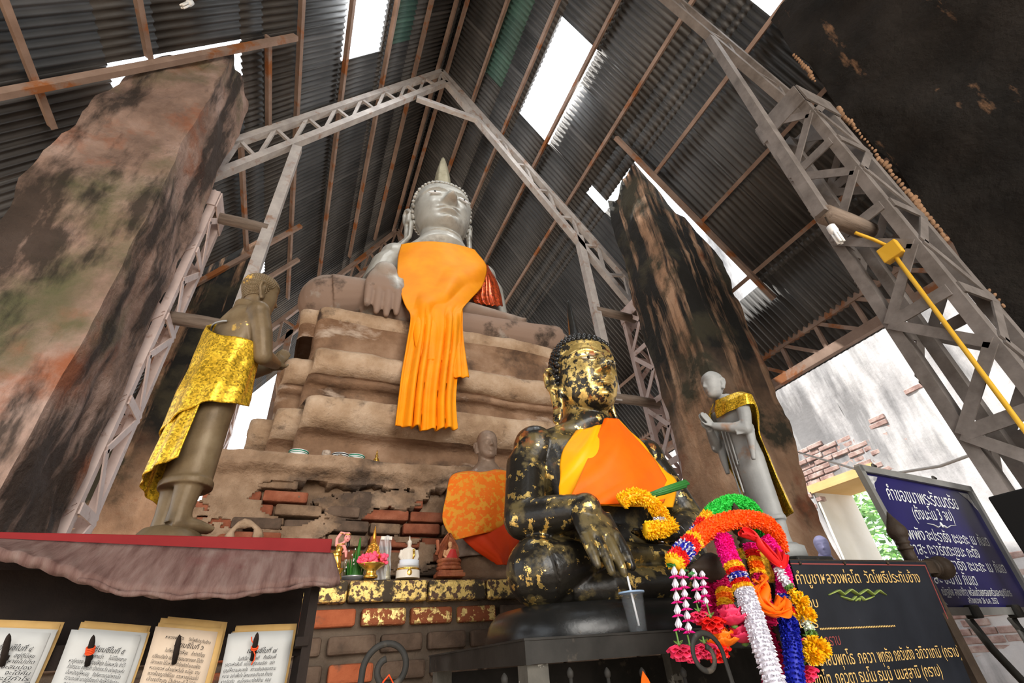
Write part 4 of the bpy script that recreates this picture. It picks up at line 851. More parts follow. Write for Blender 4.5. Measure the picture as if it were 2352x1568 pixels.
# left disciple
H1 = 1.0
d1 = empty('disciple_statue', (-0.345, 1.735, 1.446), 'bronze standing disciple seen from behind, wrapped in gold sequin cloth, on the red shelf', 'statue', rz=R(122))
mb = MB(); mb.lathe([(0.098, 0), (0.10, 0.010), (0.095, 0.018), (0.085, 0.03), (0.075, 0.045), (0.05, 0.055)], (0, 0, 0), 28); mb.build('base', M_bronze, d1)
mb = MB(); standing(mb, H1, 0.13)
add_head(mb, (0, -0.035, 0.865), 0.185, 0.86, 0.95, 72, 64, cap=0.02, capline=0.70)
for s in (-1, 1): add_ear(mb, (0, -0.035, 0.865), 0.185, s, 0.45, None, 0, 0.86, 0.03)
mb.v = [(x, y, z + 0.04) for x, y, z in mb.v]
fused(mb, 'body', M_bronze, 0.0045, d1, 2)
mb = MB(); add_curls(mb, (0, -0.035, 0.905), 0.185, 0.86, 0.95, 22, 0.0042, 0.72); mb.build('hair_curls', M_bronze, d1)
wrap('sequin_cloth', 1.04, 85, 318, lambda u: lerp(.825, .655, smooth(0.08, 0.62, u)), lambda u: lerp(.30, .46, u) - 0.02 * abs(math.sin(u * 5)), M_sequin, d1, 0.018, folds=6, n=72)['label'] = 'gold sequin cloth over the back'
wrap('sequin_tail', 1.04, 95, 225, lambda u: .50, lambda u: lerp(.14, .22, u), M_sequin, d1, 0.012, folds=5)['label'] = 'gold sequin cloth end hanging to the ankles'
mb = MB(); A2 = 1.04; mb.tube([(math.sin(R(a)) * 0.13, -math.cos(R(a)) * 0.082, 0.80 - 0.0006 * abs(a - 150)) for a in range(95, 215, 8)], 0.004, 6); mb.build('shoulder_cord', M_silver, d1)
# right disciple
p = at(1790, 1262, y=1.85)
d2 = empty('disciple_statue', (p.x, 1.85, p.z), 'silver grey praying disciple with a gold cape before the streaked right pier', 'statue', rz=R(-98))
mb = MB(); mb.lathe([(0.12, -0.05), (0.12, 0.0), (0.10, 0.01), (0.09, 0.02)], (0, 0, 0), 28); mb.build('base', M_silver, d2)
mb = MB(); standing(mb, 1.02, 0.13)
add_head(mb, (0, -0.045, 0.885), 0.185, 0.86, 0.95, 72, 64, cap=0.012, capline=0.70)
for s in (-1, 1): add_ear(mb, (0, -0.045, 0.885), 0.185, s, 0.42, None, 0, 0.86, 0.03)
for j, (za, zb) in enumerate(((0.70, 0.16), (0.68, 0.30), (0.66, 0.45))): mb.tube([(-0.03 + 0.025 * j, -0.075, za), (-0.045 + 0.03 * j, -0.078, lerp(za, zb, 0.5)), (-0.055 + 0.03 * j, -0.076, zb)], 0.006, 8)
for s in (-1, 1):
    for j in range(5): mb.tube([(s * 0.142, -0.02 + j * 0.004, 0.70 - 0.022 * j), (s * 0.150, -0.055, 0.66 - 0.018 * j), (s * 0.11, -0.11, 0.655 - 0.016 * j)], 0.0065, 8)
    mb.tube([(s * 0.125, -0.02, 0.64), (s * 0.13, -0.04, 0.55), (s * 0.115, -0.06, 0.44)], [0.03, 0.024, 0.012], 10)
fused(mb, 'body', M_silver, 0.0048, d2, 2)
wrap('gold_cape', 1.03, -5, 330, lambda u: .84 - 0.02 * math.sin(u * PI), lambda u: lerp(.725, .16, smooth(0.30, 0.40, u)) if u < 0.5 else lerp(.16, .70, smooth(0.70, 1.0, u)), M_sequin, d2, 0.018, arms=0.045, n=96)['label'] = 'gold sequin cape'
root = empty('plinth', (p.x + 0.06, 1.86, 0), 'dark plinth under the silver disciple behind the black board', 'plinth')
mb = MB(); mb.box((0, 0, (p.z - 0.055) / 2), (0.26, 0.30, p.z - 0.055)); o = mb.build('shaft', M_iron, root); bevel(o, 0.01)
# monk bust
M_monk = mat('brown_bronze_skin', [(0.10, 0.06, 0.04), (0.20, 0.135, 0.095), (0.28, 0.20, 0.15)], 0.5, 0.25, 6, bump=0.15, layers=[dict(col=(0.45, 0.40, 0.35), lo=0.62, hi=0.7, scale=6, stretch=(2, 2, 0.5))])
M_lace = mat('orange_lace_robe', [(0.66, 0.11, 0.004), (0.72, 0.17, 0.006)], 0.6, 0, 3, vor=0.4, vscale=22, layers=[dict(col=(0.62, 0.25, 0.02), lo=0.5, hi=0.55, scale=26, seed=4, detail=2)])
M_deep = mat('deep_orange_robe', [(0.48, 0.028, 0.002), (0.60, 0.05, 0.003)], 0.6, 0, 3, bump=0.08)
mk = empty('monk_statue', (1.35, 3.52, AZ + 0.0), 'old monk portrait statue wrapped in patterned orange robe, left of the black Buddha', 'statue')
mb = MB(); mb.loft([((0, 0, 0), 0.27, 0.16, 4), ((0, 0, 0.05), 0.27, 0.16, 4), ((0, 0, 0.055), 0.255, 0.15, 4), ((0, 0, 0.12), 0.25, 0.15, 4), ((0, 0, 0.125), 0.24, 0.15, 3), ((0, 0, 0.2), 0.24, 0.15, 3)], 40); mb.build('base', M_throne, mk)
mb = MB(); mb.loft([((0, 0, 0.15), 0.30, 0.2), ((0, 0, 0.3), 0.29, 0.19), ((0, 0, 0.45), 0.20, 0.13), ((0, 0, 0.65), 0.24, 0.13), ((0, 0, 0.76), 0.25, 0.11), ((0, 0, 0.83), 0.13, 0.085), ((0, 0, 0.90), 0.07, 0.07), ((0, -0.01, 0.98), 0.068, 0.07)], 36)
for s in (-1, 1): mb.ball((s * 0.24, 0, 0.73), 0.075, 14, 10); mb.tube([(s * 0.25, 0, 0.73), (s * 0.30, -0.03, 0.5), (s * 0.2, -0.18, 0.33)], [0.075, 0.07, 0.05], 14)
add_head(mb, (0, -0.03, 0.90), 0.27, 0.86, 0.95, 90, 80, old=True, relief=1.2)
for s in (-1, 1): add_ear(mb, (0, -0.03, 0.90), 0.27, s, 0.38, None, 0, 0.86, 0.02)
fused(mb, 'body', M_monk, 0.0075, mk, 2)
rows = [((1075, 1082, 3.46), (1140, 1078, 3.46), 3.38, 4), ((1036, 1094, 3.42), (1176, 1088, 3.44), 3.34, 0), ((1024, 1140, 3.38), (1196, 1130, 3.40), 3.31, 0), ((1016, 1185, 3.34), (1199, 1165, 3.38), 3.28, 0), ((1025, 1215, 3.33), (1199, 1190, 3.36), 3.26, 0), ((1045, 1240, 3.32), (1150, 1215, 3.33), 3.25, 0)]
cloth('patterned_robe', rows, M_lace, mk, 0.008, 48, 8, lambda u, v: Vector((0, -0.01 * max(0, math.sin(u * 9 + v * 5)), 0)))['label'] = 'patterned orange shoulder robe'
rows = [((1040, 1210, 3.35), (1198, 1160, 3.38), 3.30, 0), ((1062, 1236, 3.34), (1199, 1200, 3.36), 3.28, 0), ((1090, 1262, 3.33), (1192, 1240, 3.35), 3.27, 0), ((1125, 1285, 3.32), (1175, 1270, 3.34), 3.27, 0), ((1140, 1296, 3.31), (1168, 1297, 3.33), 3.28, 0)]
cloth('lower_robe', rows, M_deep, mk, 0.008, 40, 8, lambda u, v: Vector((0, -0.012 * max(0, math.sin(u * 11 - v * 4)), 0)))
# ---------------------------------------------------------------- lettering
def text_mesh(s, shear=0.0):
    c = bpy.data.curves.new('t', 'FONT'); c.body = s; c.size = 1.0; c.shear = shear; c.resolution_u = 2
    o = bpy.data.objects.new('t', c); COL.objects.link(o)
    dg = bpy.context.evaluated_depsgraph_get(); me = bpy.data.meshes.new_from_object(o.evaluated_get(dg))
    bpy.data.objects.remove(o); bpy.data.curves.remove(c); return me
_cap = None
def on_plane(px, py, pl):
    r = ray(px, py); n = pl[1]; t = (pl[0] - EYE).dot(n) / r.dot(n); return EYE + r * t
def lettering(s, a, b, h, pl, m, parent, up=None, off=0.0015, shear=0.0, bold=0.0, name='lettering'):
    """writing on plane pl=(point, normal): left end of the base line at pixel a, right end at pixel b, letter height h in metres"""
    global _cap
    if _cap is None:
        c = text_mesh('ก'); _cap = max(v.co.y for v in c.vertices); bpy.data.meshes.remove(c)
    me = text_mesh(s, shear); xs = [v.co.x for v in me.vertices]
    x0, x1 = min(xs), max(xs); A_, B_ = on_plane(*a, pl), on_plane(*b, pl); ex = (B_ - A_) / (x1 - x0); n = pl[1]
    u = up if up is not None else (Vector((0, 0, 1)) - n * n.z); u = u.normalized() * (h / _cap); org = parent.matrix_basis.translation; Q = Matrix.Rotation(-parent.rotation_euler.z, 3, 'Z')
    for v in me.vertices:
        p = A_ + ex * (v.co.x - x0) + u * v.co.y + n * off; v.co = Q @ (p - org)
    me.materials.clear(); me.materials.append(m); me.name = name
    return link(name, me, parent)

# ---------------------------------------------------------------- red shelf with hanging fortune slips
M_red = mat('red_enamel', [(0.15, 0.006, 0.007), (0.22, 0.014, 0.014)], 0.7, 0, 5, layers=[dict(col=(0.4, 0.33, 0.3), lo=0.68, hi=0.72, scale=14)])
M_plank = mat('dusty_red_plank', [(0.085, 0.04, 0.033), (0.16, 0.095, 0.08), (0.21, 0.145, 0.125)], 0.9, 0, 7, 9, stretch=(5, 0.8, 0.8), bump=0.6, bscale=14, layers=[dict(col=(0.12, 0.04, 0.035), lo=0.55, hi=0.7, scale=3)])
M_darkwood = mat('dark_wood', [(0.009, 0.006, 0.005), (0.024, 0.016, 0.012)], 0.8, 0, 6, bump=0.3)
M_paper = mat('white_paper', [(0.38, 0.38, 0.365), (0.46, 0.46, 0.445)], 0.85, 0, 3)
M_paper_o = mat('aged_paper', [(0.42, 0.31, 0.22), (0.54, 0.44, 0.34)], 0.85, 0, 4)
M_paper_y = mat('yellowed_paper', [(0.42, 0.25, 0.08), (0.60, 0.40, 0.17)], 0.85, 0, 6)
M_ink = mat('black_ink', (0.012, 0.012, 0.014), 0.8)
CX, CY = -0.75, 1.80
cab = empty('slip_shelf', (CX, CY, 0), 'red topped wooden shelf with dusty plank front and pegs for fortune slips', 'shelf')
L2 = lambda x, y, z: (x - CX, y - CY, z)
o = MB().box(L2(-0.85, 1.855, 1.425), (1.90, 0.57, 0.042)).build('shelf_top', M_red, cab); bevel(o, 0.003)
bot = [(-160, 1255), (0, 1272), (90, 1294), (180, 1325), (270, 1355), (400, 1366), (520, 1364), (600, 1356), (655, 1347), (700, 1338), (740, 1340), (782, 1337)]
mb = MB()
def plank(u, v):
    px = lerp(-160, 782, u); b = at(px, interp(bot, px) + 3 * math.sin(px * 0.11), y=1.44); t = at(lerp(-160, 764, u), lerp(1247, 1278, lerp(-160, 764, u) / 764), y=1.575)
    p = t.lerp(b, v); return Vector(L2(*p)) + Vector((0, -0.004 * math.sin(v * PI), 0))
mb.grid(plank, 90, 10); o = mb.build('plank_front', M_plank, cab, fix=False); solid(o, 0.022, 0)
mb = MB(); mb.tube([Vector(L2(*at(px, interp(bot, px) + 4 + 3 * math.sin(px * 0.05), y=1.438 + 0.004 * math.sin(px * .2)))) for px in range(180, 770, 18)], [(0.007, 0.004 + 0.003 * abs(math.sin(i * 0.7))) for i in range(33)], 6); mb.build('splintered_edge', M_plank, cab)
for x, y in ((0.072, 1.53), (0.072, 2.08), (-1.72, 1.53), (-1.72, 2.08)): MB().box(L2(x, y, 0.66 if y < 1.6 else 0.70), (0.022, 0.022, 1.32 if y < 1.6 else 1.40)).build('leg', M_darkwood, cab)
for y in (1.61, 2.08): MB().box(L2(-0.82, y, 1.385), (1.8, 0.02, 0.03)).build('frame_bar', M_darkwood, cab)
MB().box(L2(-0.85, 1.74, 1.31), (1.8, 0.016, 0.20)).build('back_panel', M_darkwood, cab)
MB().box(L2(-0.82, 1.66, 1.185), (1.82, 0.016, 0.05)).build('peg_rail', M_darkwood, cab)
for x in (-1.71, 0.06): MB().bar(L2(x, 1.51, 1.185), L2(x, 2.08, 1.185), 0.03, 0.02, (0, 0, 1)).build('side_rail', M_darkwood, cab)
slips = [((-60, 112), (1447, 1453), 'เซียมซีใบที่ ๔', 'leftmost white fortune slips in the shadow under the red shelf', M_paper, (20, 1478), []),
         ((165, 320), (1449, 1461), 'เซียมซีใบที่ ๕', 'white fortune slips with an orange band on their peg, second from the left', M_paper, (213, 1480), ['ใบที่ห้า ทายว่า     ไม่มีโชคลาภ', 'หาคู่ครอง อย่าปองให้ยุ่ง ไม่สมหวัง จำไว้', 'ถ้าใครชวน ลงทุนค้า เจ้าควรระวัง อย่าผลุนผลัน', 'เจ็บหนักอยู่ให้หมอดู    ถือศีลภาวนาอย่าหลงเชื่อ', 'ความจะแพ้ เขาอยู่เรื่องเก่า คิดให้ดีเสียก่อน', 'คนเคยคบ อย่าไปเชื่อ  ใจไม่ซื่อ']),
         ((358, 497), (1438, 1451), 'เซียมซีใบที่ ๖', 'aged tan fortune slips with a temple heading, third from the left', M_paper_o, (410, 1478), ['ใบที่หก ยกมาให้สุข    ถ้าทำดีก็สุข', 'เปรียบดังใจ แม้นปรารถนาลาภยศ ได้ดัง', 'มีลาภลอย ใช้ไม่หมด   ถ้าใครคิดร้ายจะแพ้ภัย', 'หมดเคราะห์ แล้วอย่าหวั่นใจ จะมีสุข  งาม', 'พวกพ้องญาติพี่น้อง  ถามหาอยู่เสมอไป', 'เจ้าจงทำบุญ ไว้เถิดจะดี ไม่มีภัย']),
         ((525, 667), (1459, 1453), 'เซียมซีใบที่ ๗', 'clean white fortune slips with a red string, rightmost on the pegs', M_paper, (588, 1472), ['ใบที่เจ็ด สำเร็จดี    ทั้งเรือนพี่', 'เคราะห์กลับดี  แม้ไม่มีคู่จะสมปอง   อย่า', 'บุญให้ความสบายใจ   ความเดินจะชนะความ', 'หมาย อย่าเพิ่งใจ โลภมากจะลำบาก ค้าขาย', 'หากคิดถึง   คนไกลจะมาใกล้บ้าน  คอย', 'เจ้าจงทำบุญ   ถวายทานไว้ให้ดี'])]
def sheet(mb, tl, tr, drop, curl, mi=0, n=8):
    def fn(u, v):
        p = tl.lerp(tr, u); w = v * drop; return p + Vector((0.004 * math.sin(v * 3 + u), -curl * (v ** 1.6) - 0.004 * math.sin(u * PI) + 0.010 * max(0, u - 0.7) * v, -w))
    mb.grid(fn, n, 10, mi)
for k, ((xa, xb), (ya, yb), head, label, mp, peg, lines) in enumerate(slips):
    tl, tr = at(xa, ya, y=1.60), at(xb, yb, y=1.60); c = (tl + tr) / 2
    st = empty('fortune_slips', (c.x, 1.62, c.z), label, 'paper slips', 'stacks of fortune slips on the pegs'); org = Vector((c.x, 1.62, c.z))
    rnd = random.Random(k)
    for j in range(5):
        mb = MB(); d = Vector((rnd.uniform(-0.006, 0.012) + 0.005 * (j > 1), 0.006 + 0.007 * j, 0.004 + 0.003 * j + (0.008 if j > 2 else 0)))
        sheet(mb, tl - org + d, tr - org + d, 0.25, 0.02); o = mb.build('sheet', M_paper if j < 2 and mp is M_paper else M_paper_y, st, fix=False); solid(o, 0.0008, 0)
    mb = MB(); sheet(mb, tl - org, tr - org, 0.25, 0.02); o = mb.build('front_sheet', mp, st, fix=False); solid(o, 0.0008, 0)
    ex = (tr - tl).normalized(); pl = (tl + Vector((0, -0.009, 0)), Vector((0, -1, 0)))
    W_ = xb - xa
    lettering(head, (xa + 0.30 * W_, lerp(ya, yb, .3) + 42), (xa + 0.78 * W_, lerp(ya, yb, .78) + 44), 0.0085, pl, M_ink, st, shear=0.3)
    if mp is M_paper_o:
        lettering('หลวงพ่อโต', (xa + 0.16 * W_, ya + 27), (xa + 0.46 * W_, ya + 31), 0.0052, pl, M_ink, st); lettering('วัดโพธิ์ประทับช้าง', (xa + 0.54 * W_, ya + 33), (xa + 0.90 * W_, ya + 41), 0.0052, pl, M_ink, st)
    ls = lines or ['บ้านเรือน   อยู่ดีมีสุข', 'เคราะห์ร้ายจะหายไปเถิด', 'คู่ครอง   จะสมปอง', 'ของหาย   จะได้คืน', 'ค้าขายจะมีกำไร', 'ทำบุญไว้จะดี']
    for i, t in enumerate(ls):
        f = i * 13.2; ind = 0.26 if i == 0 else 0.07; yy = ya + 58 + f; sh = -0.42 * (f + 58)
        plk = (tl + Vector((0, -0.010 - 0.0014 * i, 0)), Vector((0, -1, 0)))
        lettering(t, (xa + ind * W_ + sh * 0.62, yy), (xa + 0.90 * W_ + sh * 0.62 + (rnd.random() - 0.5) * 8, yy + (yb - ya)), 0.0058, plk, M_ink, st, shear=0.25)
    pp = at(*peg, y=1.572); mb = MB(); ax = Vector((0.0, -0.55, 0.83)).normalized()
    mb.lathe([(0.0055, -0.03), (0.0065, 0.0), (0.006, 0.022), (0.004, 0.032), (0.001, 0.038)], L2(*(pp - Vector((0, 0, 0.014)))), 10, 0, ax); o = mb.build('peg', M_darkwood, cab); o['label'] = 'dark pointed wooden peg'
    mb = MB(); mb.bar(Vector(L2(*pp)) - ax * 0.03, Vector(L2(pp.x, 1.655, 1.185)), 0.009, 0.009, (1, 0, 0)); mb.build('peg_shank', M_darkwood, cab)
    if k in (1, 3):
        M_band = bpy.data.materials.get('red_rubber') or mat('red_rubber', (0.72, 0.07, 0.015), 0.5)
        ctr = pp - Vector((0, 0, 0.016)) ; mb = MB(); rr = 0.0075
        for q_ in range(2 if k == 3 else 4):
            e1 = Vector((1, 0, 0)); e2 = ax.cross(e1); cc = ctr + ax * (0.004 * q_)
            mb.tube([cc + (e1 * math.cos(2 * PI * i / 14) + e2 * math.sin(2 * PI * i / 14)) * rr for i in range(14)], 0.0017, 6, closed=True)
        if k == 3:
            for e in ([(578, 1462), (578, 1470), (583, 1478), (588, 1480)], [(586, 1482), (581, 1490), (586, 1503), (584, 1515), (577, 1526)]): mb.tube([at(*e_, y=1.568) for e_ in e], 0.0016, 6)
        o = mb.build('string', M_band); tag(o, 'red string looped round the rightmost peg' if k == 3 else 'orange rubber bands round the second peg from the left', 'string' if k == 3 else 'rubber band')
# ---------------------------------------------------------------- offerings on the brick altar and the ledge
M_skin = mat('pink_painted_skin', (0.72, 0.30, 0.27), 0.4)
M_hair = mat('black_hair_paint', (0.015, 0.012, 0.012), 0.35)
M_pink = mat('pink_fluffy_petals', [(0.85, 0.06, 0.14), (0.95, 0.16, 0.26)], 0.7, 0, 9)
M_white = mat('cream_porcelain', [(0.62, 0.55, 0.46), (0.75, 0.68, 0.58)], 0.25, 0, 5)
M_porc = mat('white_porcelain', (0.72, 0.72, 0.70), 0.2, spec=0.5)
M_green_l = mat('green_leaves', [(0.02, 0.10, 0.012), (0.05, 0.22, 0.03)], 0.45, 0, 12)
M_lab = mat('pale_label_paper', (0.70, 0.72, 0.76), 0.6)
def Z0(px, y=3.34): return at(px, 1325, y=y).x
# dancer
r = empty('dancer_figurine', (Z0(772), 3.34, AZ), 'gold dressed dancer figurine with one arm over her head', 'figurine')
mb = MB(); mb.lathe([(0.032, 0), (0.034, 0.01), (0.024, 0.03), (0.036, 0.05), (0.04, 0.06), (0.0, 0.06)], (0, 0, 0), 18); mb.build('base', M_gold, r)
mb = MB(); mb.tube([(0, 0, 0.055), (-0.005, 0, 0.10), (-0.016, 0, 0.135), (-0.006, 0, 0.165), (0.0, 0, 0.19)], [0.022, 0.024, 0.030, 0.021, 0.026], 14); mb.ball((-0.014, -0.006, 0.14), (0.033, 0.026, 0.028), 12, 8); mb.build('dress', M_gold, r)
mb = MB(); mb.tube([(0.0, 0, 0.185), (0.004, 0, 0.20), (0.016, -0.002, 0.212), (0.03, -0.004, 0.225)], [0.026, 0.018, 0.009, 0.009], 12); mb.ball((0.036, -0.008, 0.24), (0.021, 0.022, 0.026), 14, 10)
mb.tube([(-0.022, 0, 0.19), (-0.026, 0, 0.235), (-0.004, 0, 0.272), (0.022, 0, 0.268), (0.045, -0.005, 0.268), (0.052, -0.005, 0.258)], [0.011, 0.010, 0.011, 0.0085, 0.009, 0.006], 10)
mb.tube([(0.022, -0.01, 0.192), (0.03, -0.03, 0.165), (0.022, -0.035, 0.15), (0.036, -0.035, 0.155), (0.04, -0.03, 0.12)], [0.011, 0.010, 0.009, 0.011, 0.006], 10)
fused(mb, 'body', M_skin, 0.0022, r, 2)
mb = MB(); mb.ball((0.037, 0.0, 0.247), (0.023, 0.021, 0.022), 12, 8); mb.tube([(0.045, 0.012, 0.24), (0.05, 0.012, 0.20), (0.02, 0.012, 0.15)], [0.012, 0.009, 0.004], 8); mb.build('hair', M_hair, r)
mb = MB(); mb.tube([(0.02 + 0.0, -0.018, 0.262), (0.036, -0.03, 0.257), (0.055, -0.018, 0.262)], 0.004, 6); mb.tube([(0.012 * math.cos(a) - 0.002, 0.012 * math.sin(a), 0.268) for a in [i * PI / 5 for i in range(10)]], 0.003, 6, closed=True); mb.tube([(0.024 * math.cos(a) + 0.0, 0.02 * math.sin(a), 0.20 + 0.004 * math.cos(a)) for a in [i * PI / 6 for i in range(12)]], 0.004, 6, closed=True); mb.build('ornaments', M_gold, r)
mb = MB()
for s in (-1, 1): mb.ball((0.036 + s * 0.008, -0.029, 0.243), (0.004, 0.002, 0.0022), 8, 6)
mb.build('eyes', M_hair, r)
MB().ball((0.037, -0.029, 0.228), (0.0045, 0.002, 0.002), 8, 6).build('lips', mat('red_lips', (0.6, 0.03, 0.06), 0.4), r)
# leaves in a bowl
r = empty('leaf_bowl', (Z0(812, 3.43), 3.43, AZ), 'grey bowl of green folded leaves with white beads, beside the dancer', 'bowl')
mb = MB(); mb.lathe([(0.05, 0), (0.075, 0.02), (0.08, 0.028), (0.07, 0.026), (0.0, 0.02)], (0, 0, 0), 24); mb.build('bowl', mat('grey_tin', (0.35, 0.36, 0.38), 0.35, 0.6), r)
mb = MB(); rnd = random.Random(2)
for i in range(90):
    a = rnd.random() * 2 * PI; q_ = rnd.random() ** 0.6 * 0.06; h_ = lerp(0.20, 0.10, q_ / 0.06) * rnd.uniform(0.7, 1.05); b = Vector((q_ * math.cos(a), q_ * math.sin(a) * 0.7, 0.02)); t = b * 1.35 + Vector((0, 0, h_)); s_ = Vector((math.cos(a + 1.5), math.sin(a + 1.5), 0)) * 0.006
    mb.add([b - s_, b + s_, b.lerp(t, 0.6) + s_ * 0.8, t, b.lerp(t, 0.6) - s_ * 0.8], [(0, 1, 2, 3, 4)])
mb.tube([(0.012, 0, 0.02), (0.014, 0, 0.2), (0.016, 0, 0.265)], [0.012, 0.011, 0.004], 8); mb.build('leaves', M_green_l, r)
mb = MB()
for i in range(18): a = rnd.random() * 2 * PI; mb.ball((0.062 * math.cos(a), 0.05 * math.sin(a) - 0.01, rnd.uniform(0.06, 0.19)), (0.004, 0.004, 0.006), 6, 5)
mb.build('beads', M_porc, r)
# flower tray
r = empty('flower_tray', (Z0(849), 3.30, AZ), 'gilt pedestal tray of pink flowers under a gold cone', 'offering tray')
mb = MB(); mb.lathe([(0.042, 0), (0.044, 0.012), (0.034, 0.02), (0.030, 0.04), (0.05, 0.055), (0.078, 0.075), (0.082, 0.08), (0.0, 0.08)], (0, 0, 0), 28); mb.build('tray', M_gold, r)
mb = MB(); rnd = random.Random(3)
for i in range(46):
    a = rnd.random() * 2 * PI; q_ = 0.06 + 0.02 * rnd.random(); c = Vector((q_ * math.cos(a), q_ * math.sin(a), rnd.uniform(0.085, 0.125)))
    for k in range(4): mb.ball(c + Vector((rnd.uniform(-.012, .012), rnd.uniform(-.012, .012), rnd.uniform(-.01, .01))), (0.014, 0.014, 0.009), 6, 5, 0, Euler((rnd.random() * 2, rnd.random() * 2, 0)).to_matrix())
mb.build('pink_flowers', M_pink, r)
mb = MB(); mb.lathe([(0.052, 0.11), (0.05, 0.13), (0.042, 0.15), (0.038, 0.17), (0.03, 0.19), (0.02, 0.205)], (0, 0, 0), 16)
for i in range(70): t = rnd.random(); a = rnd.random() * 2 * PI; q_ = lerp(0.052, 0.026, t); mb.ball((q_ * math.cos(a), q_ * math.sin(a), lerp(0.115, 0.195, t)), 0.007, 6, 5)
flame(mb, (0, 0, 0.195), 0.115, 0.024, 12, 4); mb.build('gold_cone', mat('orange_gold_foil', [(0.80, 0.28, 0.03), (0.95, 0.52, 0.10)], 0.25, 0.8, 30), r)
# bagged chedi
r = empty('wrapped_chedi', (Z0(884), 3.38, AZ), 'small gold chedi wrapped in clear cellophane behind the flower tray', 'figurine')
mb = MB(); mb.lathe([(0.03, 0), (0.03, 0.02), (0.026, 0.025), (0.026, 0.05), (0.022, 0.055), (0.022, 0.08), (0.017, 0.085), (0.016, 0.11), (0.011, 0.115), (0.009, 0.15), (0.004, 0.19), (0.001, 0.22)], (0.012, 0, 0), 12); mb.build('chedi', M_gilt, r)
mb = MB(); mb.grid(lambda u, v: Vector((lerp(-0.052, 0.05, u) * (1 - 0.28 * v), 0.036 * math.cos(u * 2 * PI) - 0.0 + 0.006 * math.sin(u * 30 + v * 17), v * 0.265)), 30, 24); mb.build('cellophane', glassy('cellophane', (0.8, 0.82, 0.84), 0.55, 0.12), r, fix=False)
MB().box((-0.003, 0.0, 0.255), (0.072, 0.012, 0.022)).build('paper_tab', M_white, r)
# white Buddha
r = empty('white_buddha_figurine', (Z0(935), 3.32, AZ), 'small cream seated Buddha with a paper label round its lap, wrapped in film', 'figurine')
mb = MB(); mb.loft([((0, 0, 0), 0.078, 0.05), ((0, 0, 0.045), 0.076, 0.048), ((0, 0, 0.05), 0.068, 0.044), ((0, 0, 0.085), 0.07, 0.045), ((0, 0, 0.10), 0.045, 0.035), ((0, 0, 0.15), 0.05, 0.03), ((0, 0, 0.175), 0.044, 0.026), ((0, 0, 0.187), 0.014, 0.014), ((0, 0, 0.195), 0.013, 0.013)], 30)
for s in (-1, 1): mb.tube([(s * 0.045, 0, 0.168), (s * 0.056, 0, 0.13), (s * 0.04, -0.03, 0.095)], [0.015, 0.014, 0.010], 10)
add_head(mb, (0, -0.002, 0.188), 0.045, 0.9, 0.95, 40, 36); flame(mb, (0, 0.002, 0.226), 0.036, 0.010, 10, 4); fused(mb, 'body', M_white, 0.0022, r, 1)
mb = MB(); mb.loft([((0, 0, 0.047), 0.074, 0.047), ((0, 0, 0.06), 0.072, 0.047)], 30); mb.tube([(0.024, -0.032, 0.17), (0.026, -0.034, 0.13), (0.02, -0.036, 0.11)], [0.008, 0.008, 0.004], 8); mb.ball((0, -0.046, 0.028), (0.018, 0.006, 0.022), 10, 8); mb.build('gilt_trim', M_gold, r)
mb = MB(); mb.grid(lambda u, v: Vector((0.066 * math.sin(R(lerp(-75, 85, u))), -0.056 * math.cos(R(lerp(-75, 85, u))), lerp(0.066, 0.105, v))), 16, 2); solid(mb.build('paper_label', M_lab, r, fix=False), 0.001)
# naga Buddha
M_rbr = mat('red_brown_lacquer', [(0.13, 0.03, 0.015), (0.30, 0.085, 0.035), (0.38, 0.14, 0.06)], 0.35, 0, 14, bump=0.5, bscale=40)
r = empty('naga_buddha_figurine', (Z0(1028), 3.30, AZ), 'red brown Buddha figurine under a naga hood, before the monk statue', 'figurine')
mb = MB(); mb.box((0, 0, 0.012), (0.19, 0.11, 0.024)); mb.box((0, 0, 0.03), (0.165, 0.095, 0.02)); o = mb.build('base', M_rbr, r); bevel(o, 0.004)
mb = MB()
for j, (zz, rr) in enumerate(((0.055, 0.072), (0.078, 0.066), (0.10, 0.07))): mb.tube([((rr + 0.006 * math.sin(5 * a)) * math.cos(a), rr * 0.7 * math.sin(a), zz) for a in [2 * PI * i / 22 for i in range(22)]], 0.014, 8, closed=True)
mb.ball((0, 0, 0.075), (0.065, 0.045, 0.035), 14, 8); mb.build('coiled_body', M_rbr, r)
mb = MB(); mb.grid(lambda u, v: Vector(((interp([(0, .055), (.3, .078), (.6, .066), (.85, .034), (1, .006)], v)) * (2 * u - 1), 0.045 - 0.035 * (1 - (2 * u - 1) ** 2) * 0 - 0.03 * v * v + 0.02 * abs(2 * u - 1) * -1, lerp(0.09, 0.275, v) + 0.006 * math.sin(u * 18) * v)), 20, 20); o = mb.build('naga_hood', M_rbr, r, fix=False); solid(o, 0.012)
mb = MB(); mb.tube([(-0.075, 0.02, 0.20), (-0.085, 0.0, 0.225), (-0.082, -0.01, 0.17), (-0.095, -0.015, 0.135)], [0.012, 0.013, 0.011, 0.013], 8); mb.build('naga_head', M_rbr, r)
mb = MB(); mb.loft([((0, -0.015, 0.10), 0.05, 0.03), ((0, -0.01, 0.125), 0.03, 0.02), ((0, -0.01, 0.16), 0.034, 0.018), ((0, -0.01, 0.175), 0.012, 0.011), ((0, -0.01, 0.182), 0.01, 0.01)], 20)
for s in (-1, 1): mb.tube([(s * 0.032, -0.01, 0.165), (s * 0.042, -0.012, 0.135), (s * 0.03, -0.04, 0.112)], [0.011, 0.009, 0.007], 8)
add_head(mb, (0, -0.012, 0.178), 0.044, 0.9, 0.95, 40, 36); fused(mb, 'body', mat('tan_painted_skin', (0.52, 0.27, 0.13), 0.45), 0.0022, r, 1)
